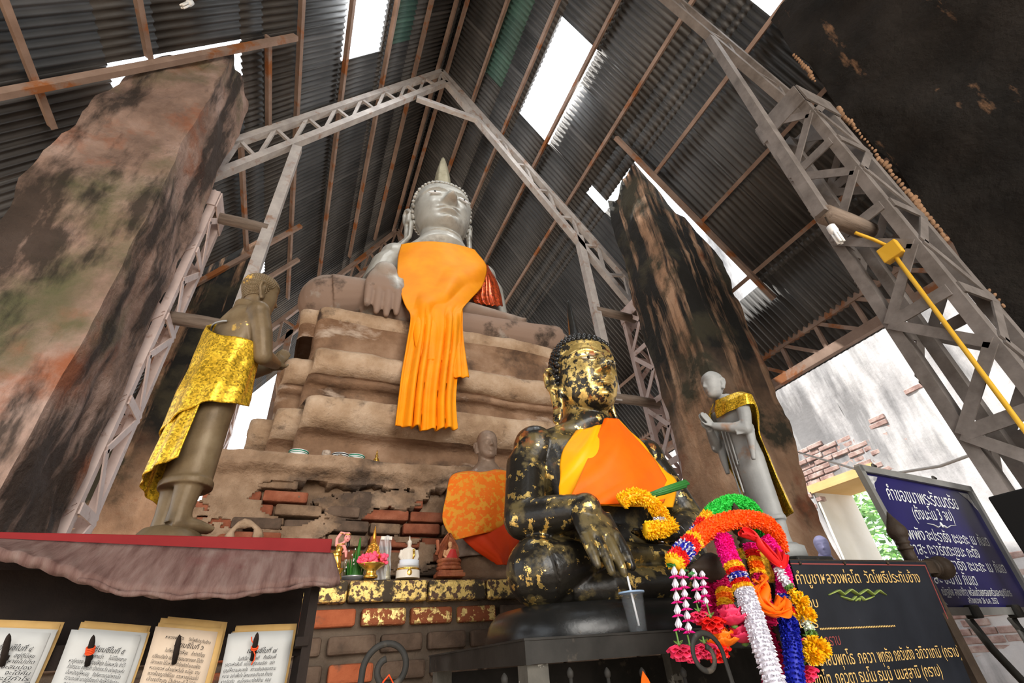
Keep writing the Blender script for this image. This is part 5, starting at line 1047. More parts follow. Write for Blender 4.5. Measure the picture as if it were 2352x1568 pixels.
mb = MB(); mb.grid(lambda u, v: Vector((lerp(-0.03, 0.036, u) * lerp(0.5, 1.25, v) + 0.012 * (1 - v), -0.036 - 0.006 * math.sin(u * PI) - 0.008 * v, lerp(0.168, 0.11, v))), 10, 8); solid(mb.build('red_robe', mat('red_robe_paint', (0.42, 0.03, 0.025), 0.4), r, fix=False), 0.004)
# ledge: three bowls, a stone jar, a little gold figure
LY = 3.95
def ledge(px): return at(px, 1040, y=LY).x
M_gr = mat('green_glaze', (0.02, 0.20, 0.11), 0.25)
for px, lab in ((686, 'green rimmed bowl at the left end of the ledge'), (783, 'dark rimmed white bowl in the middle of the ledge'), (818, 'green rimmed bowl right of the dark rimmed one')):
    r = empty('offering_bowl', (ledge(px), LY, 2.548), lab, 'bowl', 'porcelain bowls on the ledge')
    mb = MB(); mb.lathe([(0.035, 0), (0.05, 0.01), (0.07, 0.045), (0.075, 0.075), (0.07, 0.075), (0.06, 0.04), (0.0, 0.02)], (0, 0, 0), 24); mb.build('bowl', M_porc, r)
    mb = MB(); mb.lathe([(0.0745, 0.062), (0.0765, 0.063), (0.0775, 0.07), (0.0755, 0.071)], (0, 0, 0), 24); mb.lathe([(0.072, 0.05), (0.0735, 0.051), (0.0745, 0.054), (0.073, 0.055)], (0, 0, 0), 24); mb.build('rim_stripe', M_hair if px == 783 else M_gr, r)
o = MB().lathe([(0.034, 0), (0.036, 0.01), (0.036, 0.09), (0.034, 0.10), (0, 0.10)], (0, 0, 0), 14).build('stone_jar', mat('speckled_stone', [(0.15, 0.10, 0.07), (0.55, 0.45, 0.36)], 0.7, 0, 40), None, (ledge(750), LY, 2.548)); tag(o, 'short speckled stone jar between the ledge bowls', 'jar')
mb = MB(); mb.lathe([(0.028, 0), (0.03, 0.012), (0.022, 0.03), (0.028, 0.05), (0.020, 0.07), (0.010, 0.08), (0.014, 0.095), (0.008, 0.11), (0.002, 0.15)], (0, 0, 0), 14); tag(mb.build('gold_figurine', M_gold, None, (ledge(866), LY, 2.548)), 'tiny gold pointed figurine at the right of the ledge', 'figurine')

# ---------------------------------------------------------------- wooden stand, prayer boards
M_old = mat('dark_turned_wood', [(0.018, 0.012, 0.008), (0.05, 0.034, 0.023)], 0.6, 0, 8, bump=0.25)
SY = 1.31
st = empty('wooden_stand', (1.94, SY, 0), 'dark turned wood stand with bud finials carrying the black prayer board', 'stand')
bud_prof = [(0.030, 0), (0.036, 0.004), (0.036, 0.012), (0.026, 0.018), (0.026, 0.026), (0.033, 0.030), (0.033, 0.036), (0.027, 0.042), (0.040, 0.058), (0.047, 0.078), (0.044, 0.098), (0.036, 0.112), (0.034, 0.114), (0.031, 0.122), (0.029, 0.124), (0.025, 0.134), (0.023, 0.136), (0.018, 0.146), (0.016, 0.148), (0.010, 0.162), (0.001, 0.18)]
for x, lab in ((1.49, None), (2.405, None)):
    MB().box((x - 1.94, 0, 0.67), (0.055, 0.055, 1.34)).build('post', M_old, st)
    mb = MB(); mb.lathe([(a * 0.82, b * 0.9) for a, b in bud_prof], (x - 1.94, 0, 1.39), 22); mb.lathe([(0.024, 0), (0.024, 0.06)], (x - 1.94, 0, 1.335), 16); mb.build('bud_finial', M_old, st)
MB().box((0.0, 0, 1.322), (1.14, 0.048, 0.048)).build('beam', M_old, st)
for s in (-1, 1): MB().lathe([(a * 1.0, b * 1.0) for a, b in bud_prof], (s * 0.565 + (0.0), 0, 1.322), 22, 0, (s, 0, 0)).build('beam_finial', M_old, st)
MB().box((0, 0, 0.35), (0.95, 0.04, 0.05)).build('cross_rail', M_old, st)
for x in (1.49, 2.405): MB().box((x - 1.94, 0, 0.03), (0.07, 0.5, 0.06)).build('foot', M_old, st)
MB().lathe([(0.05, 0), (0.055, 0.02), (0.05, 0.10), (0.045, 0.115)], (1.49 - 1.94, 0, 1.27), 20).build('sequin_wrap', M_sequin, st)
# black prayer board
M_bb = mat('scuffed_black_board', [(0.007, 0.008, 0.011), (0.016, 0.018, 0.024)], 0.42, 0, 4, bump=0.05, spec=0.3, layers=[dict(col=(0.10, 0.095, 0.09), lo=0.70, hi=0.73, scale=6, stretch=(1, 1, 3))])
M_glet = mat('gold_lettering', (0.66, 0.43, 0.15), 0.5, 0.2)
M_pinkline = mat('faded_red_line', (0.22, 0.05, 0.045), 0.6)
def board_quad(name, q4, m, parent, th, org):
    n = (q4[1] - q4[0]).cross(q4[3] - q4[0]).normalized()
    if n.y > 0: n = -n
    mb = MB(); mb.hexa([p - org for p in q4] + [p - n * th - org for p in q4]); mb.build(name, m, parent); return (q4[0], n)
TLb, TRb = at(1814, 1286, y=1.265), at(2126, 1291, y=1.265); BLb = Vector((TLb.x, 1.335, 0.62)); BRb = Vector((TRb.x, 1.335, 0.62))
bo = Vector((2.04, 1.29, 0.62)); bb_ = empty('prayer_board', bo, 'black prayer board with gold Thai writing and a green scroll, hung on the wooden stand', 'sign')
pl = board_quad('panel', [TLb, TRb, BRb, BLb], M_bb, bb_, 0.012, bo)
for t, a, b, h in (('คำบูชาหลวงพ่อโต', (1831, 1341), (1978, 1338), 0.030), ('วัดโพธิ์ประทับช้าง', (1990, 1338), (2115, 1337), 0.030), ('๓ จบ', (1838, 1396), (1880, 1394), 0.024), ('มิตร', (1838, 1442), (1880, 1441), 0.024),
                   ('สัมมาสัมพุทโธ', (1858, 1530), (1965, 1524), 0.029), ('ภควา', (1974, 1523), (2012, 1521), 0.029), ('พุทธัง', (2020, 1520), (2052, 1518), 0.029), ('ภควันตัง', (2057, 1517), (2102, 1513), 0.029), ('อภิวาเทมิ (กราบ)', (2108, 1512), (2208, 1507), 0.029),
                   ('สวากขาโต', (1838, 1578), (1912, 1572), 0.028), ('ภควตา', (1922, 1571), (1970, 1567), 0.028), ('ธมฺโม', (1977, 1566), (2015, 1564), 0.028), ('ธมฺมํ', (2021, 1563), (2052, 1561), 0.028), ('นมสฺสามิ (กราบ)', (2060, 1560), (2165, 1551), 0.028)):
    lettering(t, a, b, h, pl, M_glet, bb_)
lettering('กราบ', (1898, 1484), (1932, 1480), 0.026, pl, M_pinkline, bb_, off=0.0012)
mb = MB()
for i in range(46): p = on_plane(lerp(1884, 2054, i / 45), lerp(1444, 1437, i / 45), pl) - bo; mb.ball(p + pl[1] * 0.001, (0.0035, 0.0012, 0.0035), 6, 4)
mb.build('dotted_line', M_glet, bb_)
mb = MB(); a, b = on_plane(1815, 1294, pl) - bo, on_plane(2124, 1298, pl) - bo; mb.bar(a + pl[1] * 0.001, b + pl[1] * 0.001, 0.004, 0.002, pl[1]); c = on_plane(2238, 1568, pl) - bo; mb.bar(b + pl[1] * 0.001, c + pl[1] * 0.001, 0.004, 0.002, pl[1]); mb.build('border_line', M_pinkline, bb_)
M_gscroll = mat('green_gold_scroll', [(0.16, 0.24, 0.05), (0.30, 0.36, 0.10)], 0.5, 0, 20)
mb = MB()
for s in (-1, 1):
    for pts, w in (([(0, 1368), (18, 1356), (34, 1368), (46, 1358), (66, 1368)], 1), ([(6, 1372), (14, 1380), (26, 1376), (38, 1371)], 0.8), ([(0, 1376), (5, 1382)], 0.9)):
        P3 = [on_plane(1968 + s * x, y - 2, pl) - bo + pl[1] * 0.002 for x, y in pts]; mb.tube(P3, [(0.013 * w, 0.003)] + [(0.014 * w, 0.003)] * (len(P3) - 2) + [(0.004, 0.002)], 8)
mb.build('scroll_ornament', M_gscroll, bb_)
for px in (1836, 1938, 2037): p = on_plane(px, 1293, pl) - bo; mb = MB(); mb.ball(p + pl[1] * 0.003, 0.006, 8, 6); mb.build('nail', M_old, bb_)
# blue apology board in an aluminium frame on a scrolled iron easel
M_alu = mat('aluminium_frame', [(0.24, 0.24, 0.23), (0.36, 0.36, 0.345)], 0.4, 0.5, 6)
M_blue = mat('deep_blue_panel', [(0.010, 0.009, 0.062), (0.018, 0.015, 0.10)], 0.35, 0, 3, spec=0.3)
M_wlet = mat('white_lettering', (0.68, 0.70, 0.70), 0.5)
q4 = [at(1970, 1075, y=1.50), at(2222, 1124, y=1.55), at(2378, 1402, y=1.62), at(2149, 1404, y=1.57)]
bo = Vector((3.2, 1.55, 1.1)); bl_ = empty('blue_board', bo, 'blue signboard with white Thai writing in an aluminium frame, behind the black board', 'sign')
nb = (q4[1] - q4[0]).cross(q4[3] - q4[0]).normalized(); nb = nb if nb.y < 0 else -nb
# flatten the fourth corner onto the board's plane
q4[2] = q4[2] - nb * (q4[2] - q4[0]).dot(nb)
pl = (q4[0] + nb * 0.0, nb)
mb = MB(); mb.hexa([p - bo for p in q4] + [p - nb * 0.01 - bo for p in q4]); mb.build('panel', M_blue, bl_)
fr = MB()
for i in range(4):
    a, b = q4[i], q4[(i + 1) % 4]; d_ = (b - a).normalized(); fr.bar(a - bo - d_ * 0.012 + nb * 0.006, b - bo + d_ * 0.012 + nb * 0.006, 0.034, 0.028, nb)
o = fr.build('frame', M_alu, bl_)
for t, a, b, h in (('คำขอขมาพระรัตนตรัย', (2043, 1147), (2203, 1170), 0.060), ('(ตั้งนะโม 3 จบ)', (2102, 1192), (2192, 1196), 0.050), ('สัพพัง', (2078, 1238), (2127, 1240), 0.046), ('อะปะราธัง', (2132, 1240), (2186, 1246), 0.046), ('ขะมะถะ', (2192, 1247), (2228, 1250), 0.046), ('เม', (2234, 1250), (2244, 1251), 0.046), ('ภันเต', (2250, 1252), (2274, 1254), 0.046),
                   ('อุกาสะ', (2080, 1272), (2130, 1273), 0.046), ('ทะวารัตตะเยนะ', (2136, 1273), (2220, 1279), 0.046), ('กะตัง', (2226, 1280), (2252, 1281), 0.046), ('สัพพัง', (2108, 1305), (2150, 1306), 0.044), ('อะปะราธัง', (2156, 1306), (2222, 1310), 0.044), ('ขะมะถะ', (2228, 1311), (2266, 1313), 0.044), ('เม', (2272, 1313), (2282, 1314), 0.044), ('ภันเต', (2288, 1314), (2312, 1316), 0.044),
                   ('อุกาสะ', (2112, 1338), (2166, 1340), 0.044), ('ขะมามิ', (2172, 1341), (2210, 1342), 0.044), ('ภันเต', (2216, 1342), (2246, 1344), 0.044), ('ณัฏฐชัย สุขมาก้าว พร้อมด้วยครอบครัวและญาติมิตร', (2166, 1367), (2325, 1369), 0.028), ('สร้างถวาย 26 ธ.ค. 2552', (2226, 1385), (2294, 1386), 0.022)):
    lettering(t, a, b, h, pl, M_wlet, bl_, off=0.002)
mb = MB()
for s in (-1, 1):
    P3 = [on_plane(2162 + s * x, 1206 + s * x * 0.06 + y, pl) - bo + nb * 0.002 for x, y in ((2, 0), (10, 6), (20, 0), (33, -2))]; mb.tube(P3, [(0.008, 0.002), (0.010, 0.002), (0.006, 0.002), (0.002, 0.002)], 6)
c = on_plane(2162, 1205, pl) - bo; mb.ball(c + nb * 0.002, (0.014, 0.003, 0.016), 5, 4); mb.build('star_ornament', M_wlet, bl_)
mb = MB()
M_corner = mat('pale_corner_print', [(0.16, 0.16, 0.20), (0.58, 0.58, 0.56)], 0.5, 0, 40)
ex_, ey_ = (q4[1] - q4[0]), (q4[3] - q4[0])
for cu, cv, su, sv in ((0.03, 0.045, 1, 1), (0.97, 0.045, -1, 1), (0.03, 0.955, 1, -1), (0.97, 0.955, -1, -1)):
    o_ = q4[0] + ex_ * cu + ey_ * cv - bo + nb * 0.0015; U, V = ex_ * 0.10 * su, ey_ * 0.15 * sv
    MB().add([o_, o_ + U, o_ + U * 0.72 + V * 0.22, o_ + U * 0.42 + V * 0.38, o_ + U * 0.25 + V * 0.7, o_ + V], [(0, 1, 2, 3, 4, 5)]).build('corner_ornament', M_corner, bl_, fix=False)
for u in (0.30, 0.72):
    p = q4[3].lerp(q4[2], u) - bo; o = MB().box(p + nb * 0.012 - Vector((0, 0, 0.002)), (0.07, 0.05, 0.06)).build('clip', M_iron, bl_); bevel(o, 0.008)
    mb = MB(); mb.tube([p + Vector((0, 0.02, -0.03)), p + Vector((0.06, 0.02, -0.16)), p + Vector((0.20, 0.02, -0.34)), p + Vector((0.26, 0.03, -0.6)), Vector((p.x + 0.24, 0.03, -1.09))], 0.018, 10); mb.build('easel_leg', M_iron, bl_)
p = q4[3].lerp(q4[2], 0.72) - bo; MB().tube([p + Vector((0.02, 0.02, -0.03)), p + Vector((0.03, 0.02, -0.4)), Vector((p.x + 0.03, 0.05, -1.09))], 0.016, 10).build('easel_leg', M_iron, bl_)
for u in (0.14, 0.68):
    p = q4[0].lerp(q4[1], u) - bo; MB().tube([p + Vector((0, 0, 0.015)), p + Vector((0.01, 0, 0.04)), p + Vector((0.03, 0, 0.03))], 0.008, 8).build('hook', M_iron, bl_)
# black box at the right edge
o = MB().box((0, 0, 0.765), (0.62, 0.32, 1.53)).build('black_cabinet', mat('matt_black', (0.008, 0.008, 0.008), 0.8, spec=0.2), None, (2.545 + 0.31, 1.0 - 0.16, 0)); bevel(o, 0.006); tag(o, 'plain matt black cabinet at the right edge before the blue board', 'cabinet')

# ---------------------------------------------------------------- ironwork scrolls
def scroll(px, py, y, s, label, rad, tie=False):
    c = at(px, py, y=y); r = empty('scroll_bracket', (c.x, y, 0), label, 'iron scroll', 'iron scrolls before the altars')
    pts = []
    for i in range(40):
        t = i / 39; a = PI * (0.5 + s * 0.0) + s * lerp(-1.9 * PI, 0.55 * PI, t); q_ = rad * lerp(0.34, 1.0, t ** 1.2); pts.append((q_ * math.cos(a) * 1.0, 0, c.z + q_ * math.sin(a)))
    e = Vector(pts[-1]); pts += [(e.x - s * 0.004, 0, e.z - 0.05), (e.x + s * 0.01, 0, e.z - 0.25), (e.x + s * 0.02, 0, 0.0)]
    MB().tube(pts, [(0.0035, 0.007)] * len(pts), 8).build('scroll', M_iron, r)
    if tie: MB().tube([(-0.012, -0.01, c.z - rad * 0.42), (0.0, -0.013, c.z - rad * 0.2), (0.012, -0.01, c.z - rad * 0.5), (0.0, 0.0, c.z - rad * 0.9), (-0.012, -0.01, c.z - rad * 0.42)], 0.0022, 6).build('red_tie', M_band, r)
scroll(892, 1535, 1.30, 1, 'iron scroll with a red tie before the brick altar', 0.058, True)
scroll(1622, 1505, 1.12, -1, 'iron scroll over the red roses beside the garlands', 0.058)
# orange pennant hung on a rod
mb = MB(); p = at(1476, 1540, y=1.455); mb.add([(0, 0, 0), (0.035, -0.004, -0.08), (-0.035, -0.004, -0.085), (-0.012, -0.002, -0.02), (0.014, -0.002, -0.022)], [(0, 3, 2, 1, 4)]); tag(solid(mb.build('pennant', M_or, None, p, fix=False), 0.002), 'small orange cloth pennant on the altar rods', 'pennant')

# ---------------------------------------------------------------- lamps, conduit, cable, lilac bust
M_lampw = mat('white_lamp_glass', (0.82, 0.82, 0.80), 0.3)
def cfl(loc, label, drop, tilt=0.0):
    r = empty('tube_lamp', loc, label, 'lamp', 'compact tube lamps'); r.rotation_euler = (0, tilt, 0)
    MB().lathe([(0.028, 0.0), (0.03, -0.05), (0.022, -0.07)][::-1], (0, 0, 0), 16).build('socket', M_lampw, r)
    mb = MB()
    for i in range(4): a = PI / 2 * i + 0.4; mb.tube([(0.017 * math.cos(a), 0.017 * math.sin(a), -0.06), (0.017 * math.cos(a), 0.017 * math.sin(a), -0.16)], 0.0095, 8)
    mb.build('tubes', M_lampw, r); MB().tube([(0, 0, 0), (0.01, 0, drop)], 0.006, 8).build('stem', M_old, r)
p = at(1908, 520, y=1.12); cfl((p.x, 1.12, p.z), 'white tube lamp hanging under the near right truss', 0.10)
p = at(440, 5, y=2.9); cfl((p.x, 2.9, p.z), 'white tube lamp hanging from the left roof slope', max(0.05, zl(p.x) - p.z - 0.02), 0.25)
M_yb = mat('yellow_conduit', (0.60, 0.34, 0.03), 0.5)
r = empty('conduit_box', (3.50, 1.05, 3.30), 'yellow junction box with conduit running down the near right truss column', 'junction box')
o = MB().box((0, 0, 0), (0.07, 0.13, 0.12)).build('box', M_yb, r); bevel(o, 0.008)
MB().tube([(0, 0, -0.06), (0, 0, -3.3)], 0.014, 10).build('conduit', M_yb, r); MB().tube([(0, 0, 0.06), (-0.05, 0.03, 0.14), (-0.16, 0.06, 0.20)], 0.012, 8).build('conduit_elbow', M_yb, r)
mb = MB(); mb.tube([at(1810, 1032, y=3.45), at(1880, 1052, y=3.0), at(1965, 1077, y=2.6), at(2060, 1086, y=2.2), at(2160, 1070, y=1.9), at(2252, 1036, y=1.5)], 0.011, 8); tag(mb.build('white_cable', M_porc), 'white cable sagging from the right pier to the near truss column', 'cable')
M_lil = mat('lilac_grey_paint', (0.24, 0.24, 0.40), 0.6)
p = at(1903, 1296, y=2.45); r = empty('lilac_bust', (p.x, 2.45, 0), 'lilac grey statue seen head and shoulders above the black board', 'statue')
mb = MB(); mb.loft([((0, 0, p.z - 0.25), 0.16, 0.11), ((0, 0, p.z - 0.05), 0.13, 0.09), ((0, 0, p.z + 0.01), 0.10, 0.07), ((0, 0, p.z + 0.035), 0.045, 0.045), ((0, 0, p.z + 0.07), 0.04, 0.04)], 28); add_head(mb, (0, -0.01, p.z + 0.04), 0.15, 0.85, 0.9, 60, 50, M=Matrix.Rotation(R(-50), 3, 'Z'), cap=0.02); fused(mb, 'body', M_lil, 0.005, r, 2)
MB().box((0, 0, (p.z - 0.25) / 2), (0.3, 0.26, p.z - 0.25)).build('plinth', M_mortar, r)
# garden beyond the doorway
M_leaf = mat('sunlit_leaves', [(0.05, 0.17, 0.03), (0.16, 0.36, 0.08), (0.30, 0.46, 0.16)], 0.5, 0, 3)
def bush(loc, rx, rz, h, n, label, seed):
    r = empty('garden_tree', loc, label, 'tree', 'trees outside the doorway'); rnd = random.Random(seed); mb = MB()
    for i in range(n):
        d = Vector((rnd.gauss(0, 1), rnd.gauss(0, 1), rnd.gauss(0, 1))).normalized() * rnd.uniform(0.45, 1.0); c = Vector((d.x * rx, d.y * rx, h + d.z * rz)); u = Vector((rnd.gauss(0, 1), rnd.gauss(0, 1), rnd.gauss(0, 0.6))).normalized(); v = u.orthogonal().normalized(); s_ = rnd.uniform(0.07, 0.14)
        mb.add([c - u * s_, c + v * s_ * 0.45, c + u * s_, c - v * s_ * 0.45], [(0, 1, 2, 3)])
    mb.build('foliage', M_leaf, r, fix=False); MB().tube([(0, 0, 0), (0.05, 0.1, h * 0.5), (0, 0, h)], [0.12, 0.09, 0.04], 10).build('trunk', M_darkwood, r)
bush((11.6, 6.2, 0), 1.5, 1.6, 2.6, 1500, 'leafy green tree seen through the doorway, nearer one', 1)
bush((13.4, 9.0, 0), 2.2, 2.4, 3.4, 1500, 'larger leafy green tree farther out through the doorway', 2)
# ---------------------------------------------------------------- flower garlands on the wooden stand and the black Buddha's hand
PAL = {'green': (0.03, 0.55, 0.06), 'orange': (0.95, 0.10, 0.004), 'magenta': (0.86, 0.008, 0.28), 'white': (0.72, 0.70, 0.76), 'blue': (0.012, 0.02, 0.36), 'red': (0.75, 0.015, 0.012), 'yellow': (0.90, 0.48, 0.012), 'crimson': (0.55, 0.006, 0.09), 'pale': (0.72, 0.78, 0.62), 'marigold': (0.92, 0.50, 0.006), 'tangerine': (0.95, 0.20, 0.008), 'leaf': (0.03, 0.16, 0.03), 'rose': (0.80, 0.04, 0.12), 'stem': (0.12, 0.25, 0.05)}
GM = {k: mat(k + '_petals', v, 0.45, 0, spec=0.3) for k, v in PAL.items()}
def petal(mb, c, d, l, w, mi, rnd):
    d = d.normalized(); s_ = d.orthogonal().normalized(); s_.rotate(Matrix.Rotation(rnd.random() * 6.3, 3, d)); t = d.cross(s_)
    k = len(mb.v); mb.v += [tuple(c - s_ * w * 0.6), tuple(c + s_ * w * 0.6), tuple(c + d * l * 0.55 + s_ * w + t * w * 0.4), tuple(c + d * l), tuple(c + d * l * 0.55 - s_ * w + t * w * 0.4), tuple(c + d * l * 0.5 - t * w * 0.5)]
    for f in ((0, 1, 2, 5), (5, 2, 3), (5, 3, 4), (0, 5, 4)): mb.f.append([k + i for i in f]); mb.m.append(mi); mb.sm.append(False)
def spline(pts, n):
    P_ = [Vector(p) for p in pts]; out = []
    for i in range(n + 1):
        t = i / n * (len(P_) - 1); j = min(int(t), len(P_) - 2); k = t - j; a, b, c, d = P_[max(j - 1, 0)], P_[j], P_[j + 1], P_[min(j + 2, len(P_) - 1)]
        out.append(0.5 * ((2 * b) + (c - a) * k + (2 * a - 5 * b + 4 * c - d) * k * k + (3 * b - a - 3 * c + d) * k ** 3))
    return out
def garland(name, label, pts, rad, segs, cat='garland', group='flower garlands on the stand', dens=1.0, pl_=0.012, pw=0.0045, seed=0, out=0.55):
    """pts: (px, py, y); segs: (end fraction, colour or (colour, colour)); each colour run is a part"""
    W3 = spline([at(p[0], p[1], y=p[2]) for p in pts], 60); rnd = random.Random(seed); L = sum((b - a).length for a, b in zip(W3, W3[1:]))
    c0 = W3[0].copy(); r = empty(name, c0, label, cat, group); lo = 0.0
    for hi, colr in segs:
        cols = colr if isinstance(colr, tuple) else (colr,); mb = MB(); n = max(2, int(60 * (hi - lo)) + 1)
        idx = [int(round(lerp(lo, hi, i / n) * 60)) for i in range(n + 1)]; core = []
        for i in range(n + 1):
            f = lerp(lo, hi, i / n) * 60; j = min(int(f), 59); core.append(W3[j].lerp(W3[j + 1], f - j) - c0)
        mb.tube(core, rad * 0.72, 10, 0)
        rings = max(1, int(L * (hi - lo) / 0.0075 * dens))
        for q in range(rings):
            f = lerp(lo, hi, (q + 0.5) / rings) * 60; j = min(int(f), 59); c = W3[j].lerp(W3[j + 1], f - j) - c0; T = (W3[j + 1] - W3[j]).normalized(); e1 = T.orthogonal().normalized(); e2 = T.cross(e1); m_ = max(6, int(2 * PI * rad / 0.0078 * dens))
            for i in range(m_):
                a = 2 * PI * (i + 0.5 * (q % 2)) / m_ + rnd.uniform(-.15, .15); d = e1 * math.cos(a) + e2 * math.sin(a)
                petal(mb, c + d * rad * 0.66, d + T * out * rnd.uniform(0.3, 1.2), pl_ * rnd.uniform(0.8, 1.2), pw, (q + i) % len(cols) if len(cols) > 1 else 0, rnd)
        mb.build(cols[0] + '_run', [GM[c] for c in cols], r, fix=False); lo = hi
    return r
Y0 = 1.24
garland('flower_garland', 'bright green garland arching topmost over the stand', [(1575, 1262, 1.36), (1608, 1215, 1.35), (1640, 1172, 1.34), (1685, 1152, 1.33), (1722, 1165, 1.33), (1742, 1200, 1.34), (1748, 1240, 1.36)], 0.030, [(0.06, 'red'), (0.15, ('blue', 'white')), (0.22, 'red'), (0.28, 'yellow'), (1.0, 'green')], seed=1)
garland('flower_garland', 'vivid orange garland arched under the green one, banded tip at its left', [(1546, 1296, 1.20), (1572, 1262, 1.21), (1602, 1234, 1.23), (1650, 1203, 1.24), (1705, 1191, 1.25), (1752, 1198, 1.26), (1780, 1225, 1.27), (1790, 1262, 1.30)], 0.032, [(0.04, 'yellow'), (0.09, 'red'), (0.16, ('blue', 'white')), (0.22, 'red'), (0.26, 'yellow'), (1.0, 'orange')], seed=2)
garland('flower_garland', 'magenta garland ending in a long white tail', [(1660, 1235, 1.22), (1668, 1262, 1.20), (1685, 1300, 1.18), (1700, 1335, 1.17), (1716, 1375, 1.16), (1735, 1430, 1.15), (1757, 1500, 1.14), (1785, 1585, 1.13)], 0.030, [(0.26, 'magenta'), (0.31, 'yellow'), (0.35, 'red'), (0.41, ('blue', 'white')), (0.45, 'red'), (0.49, 'yellow'), (1.0, 'white')], seed=3)
garland('flower_garland', 'dark magenta garland hanging at the right with a deep blue tail', [(1752, 1235, 1.28), (1780, 1270, 1.26), (1798, 1315, 1.25), (1803, 1360, 1.24), (1806, 1405, 1.23), (1812, 1440, 1.22), (1820, 1490, 1.21), (1828, 1585, 1.20)], 0.027, [(0.46, 'magenta'), (0.53, ('blue', 'white')), (0.58, 'red'), (0.63, 'yellow'), (1.0, 'blue')], seed=4)
garland('flower_garland', 'red and yellow banded garland hanging in the middle of the bunch', [(1722, 1250, 1.28), (1732, 1285, 1.27), (1742, 1320, 1.26), (1752, 1370, 1.25), (1765, 1430, 1.24)], 0.024, [(0.12, 'magenta'), (0.22, 'red'), (0.3, 'yellow'), (0.42, 'tangerine'), (0.5, 'yellow'), (1.0, 'crimson')], seed=5)
garland('flower_garland', 'crimson garland with orange and yellow bands at the lower left of the bunch', [(1655, 1325, 1.30), (1662, 1355, 1.29), (1666, 1385, 1.28), (1668, 1425, 1.27)], 0.026, [(0.3, 'crimson'), (0.45, 'yellow'), (0.6, 'tangerine'), (0.75, 'yellow'), (1.0, 'crimson')], seed=6)
garland('flower_garland', 'plain dark crimson garland half hidden at the left behind the rest', [(1640, 1335, 1.36), (1632, 1370, 1.35), (1634, 1410, 1.34)], 0.030, [(1.0, 'crimson')], seed=7)
garland('flower_garland', 'plain dark crimson garland half hidden behind the white tail', [(1750, 1400, 1.33), (1768, 1450, 1.32), (1775, 1530, 1.31), (1778, 1590, 1.30)], 0.034, [(1.0, 'crimson')], seed=8)
# marigold strand on the right
r = garland('marigold_strand', 'marigold and white bud strand dangling right of the bunch over the black board', [(1786, 1302, 1.22), (1800, 1330, 1.21), (1816, 1352, 1.205), (1836, 1380, 1.20), (1846, 1412, 1.195), (1860, 1445, 1.19), (1872, 1475, 1.185), (1880, 1512, 1.18)], 0.010, [(0.22, 'white'), (0.28, 'stem'), (0.36, 'marigold'), (0.42, 'stem'), (0.56, 'marigold'), (0.72, 'pale'), (0.78, 'stem'), (1.0, 'marigold')], seed=9, pw=0.004)
def puff(mb, c, rad, n, mi, rnd, l=0.016, w=0.006, flat=1.0):
    mb.ball(c, (rad * 0.62, rad * 0.62, rad * 0.62 * flat), 8, 6, mi)
    for i in range(n):
        d = Vector((rnd.gauss(0, 1), rnd.gauss(0, 1), rnd.gauss(0, 1) * flat)).normalized(); petal(mb, c + Vector((d.x, d.y, d.z * flat)) * rad * 0.55, d, rad * 0.5 + l * 0.3, w, mi, rnd)
rnd = random.Random(21); c0 = r.location.copy(); 
for k, (px, py, y, rad, n) in enumerate(((1836, 1378, 1.20, 0.026, 120), (1850, 1412, 1.195, 0.028, 130), (1876, 1488, 1.185, 0.036, 200), (1868, 1505, 1.18, 0.026, 110))):
    mb = MB(); puff(mb, at(px, py, y=y) - c0, rad, n, 0, rnd, flat=0.75); mb.build('marigold', GM['marigold'], r, fix=False)
# jasmine strings with roses on the left
M_jp = [GM['white'], GM['magenta']]
def jasmine(label, x0, y0, x1, y1, y, n, seed, rose=None):
    a = at(x0, y0, y=y); b = at(x1, y1, y=y); r = empty('jasmine_string', a, label, 'flower string', 'jasmine strings with pink frills'); rnd = random.Random(seed)
    MB().tube([(0, 0, 0), b - a], 0.0012, 6).build('thread', GM['white'], r)
    for i in range(n):
        c = (b - a) * ((i + 0.5) / n); l = (b - a).length / n; mb = MB(); T = (b - a).normalized()
        for k in range(5): an = 2 * PI * k / 5; d = Vector((math.cos(an), math.sin(an), 0)); mb.tube([c + d * 0.002 - T * l * 0.45, c + d * 0.0065 - T * 0.0, c + d * 0.004 + T * l * 0.25], [0.0016, 0.0042, 0.002], 6)
        mb.build('bud_tier', GM['white'], r, fix=False)
        mb = MB()
        for k in range(16): an = 2 * PI * k / 16; petal(mb, c + T * l * 0.28, Vector((math.cos(an), math.sin(an), -0.25)), 0.018, 0.0028, 0, rnd)
        mb.build('pink_frill', GM['magenta'], r, fix=False)
    return r, b
for k, (x0, y0, x1, y1, y, n, lab) in enumerate(((1548, 1300, 1560, 1450, 1.19, 5, 'leftmost long jasmine string with pink frills'), (1566, 1305, 1583, 1455, 1.185, 6, 'second long jasmine string from the left, close to the first'), (1592, 1305, 1605, 1385, 1.24, 3, 'short jasmine string behind, left of its twin'), (1612, 1310, 1622, 1392, 1.24, 4, 'short jasmine string nearest the crimson garlands'))):
    jasmine(lab, x0, y0, x1, y1, y, n, 40 + k)
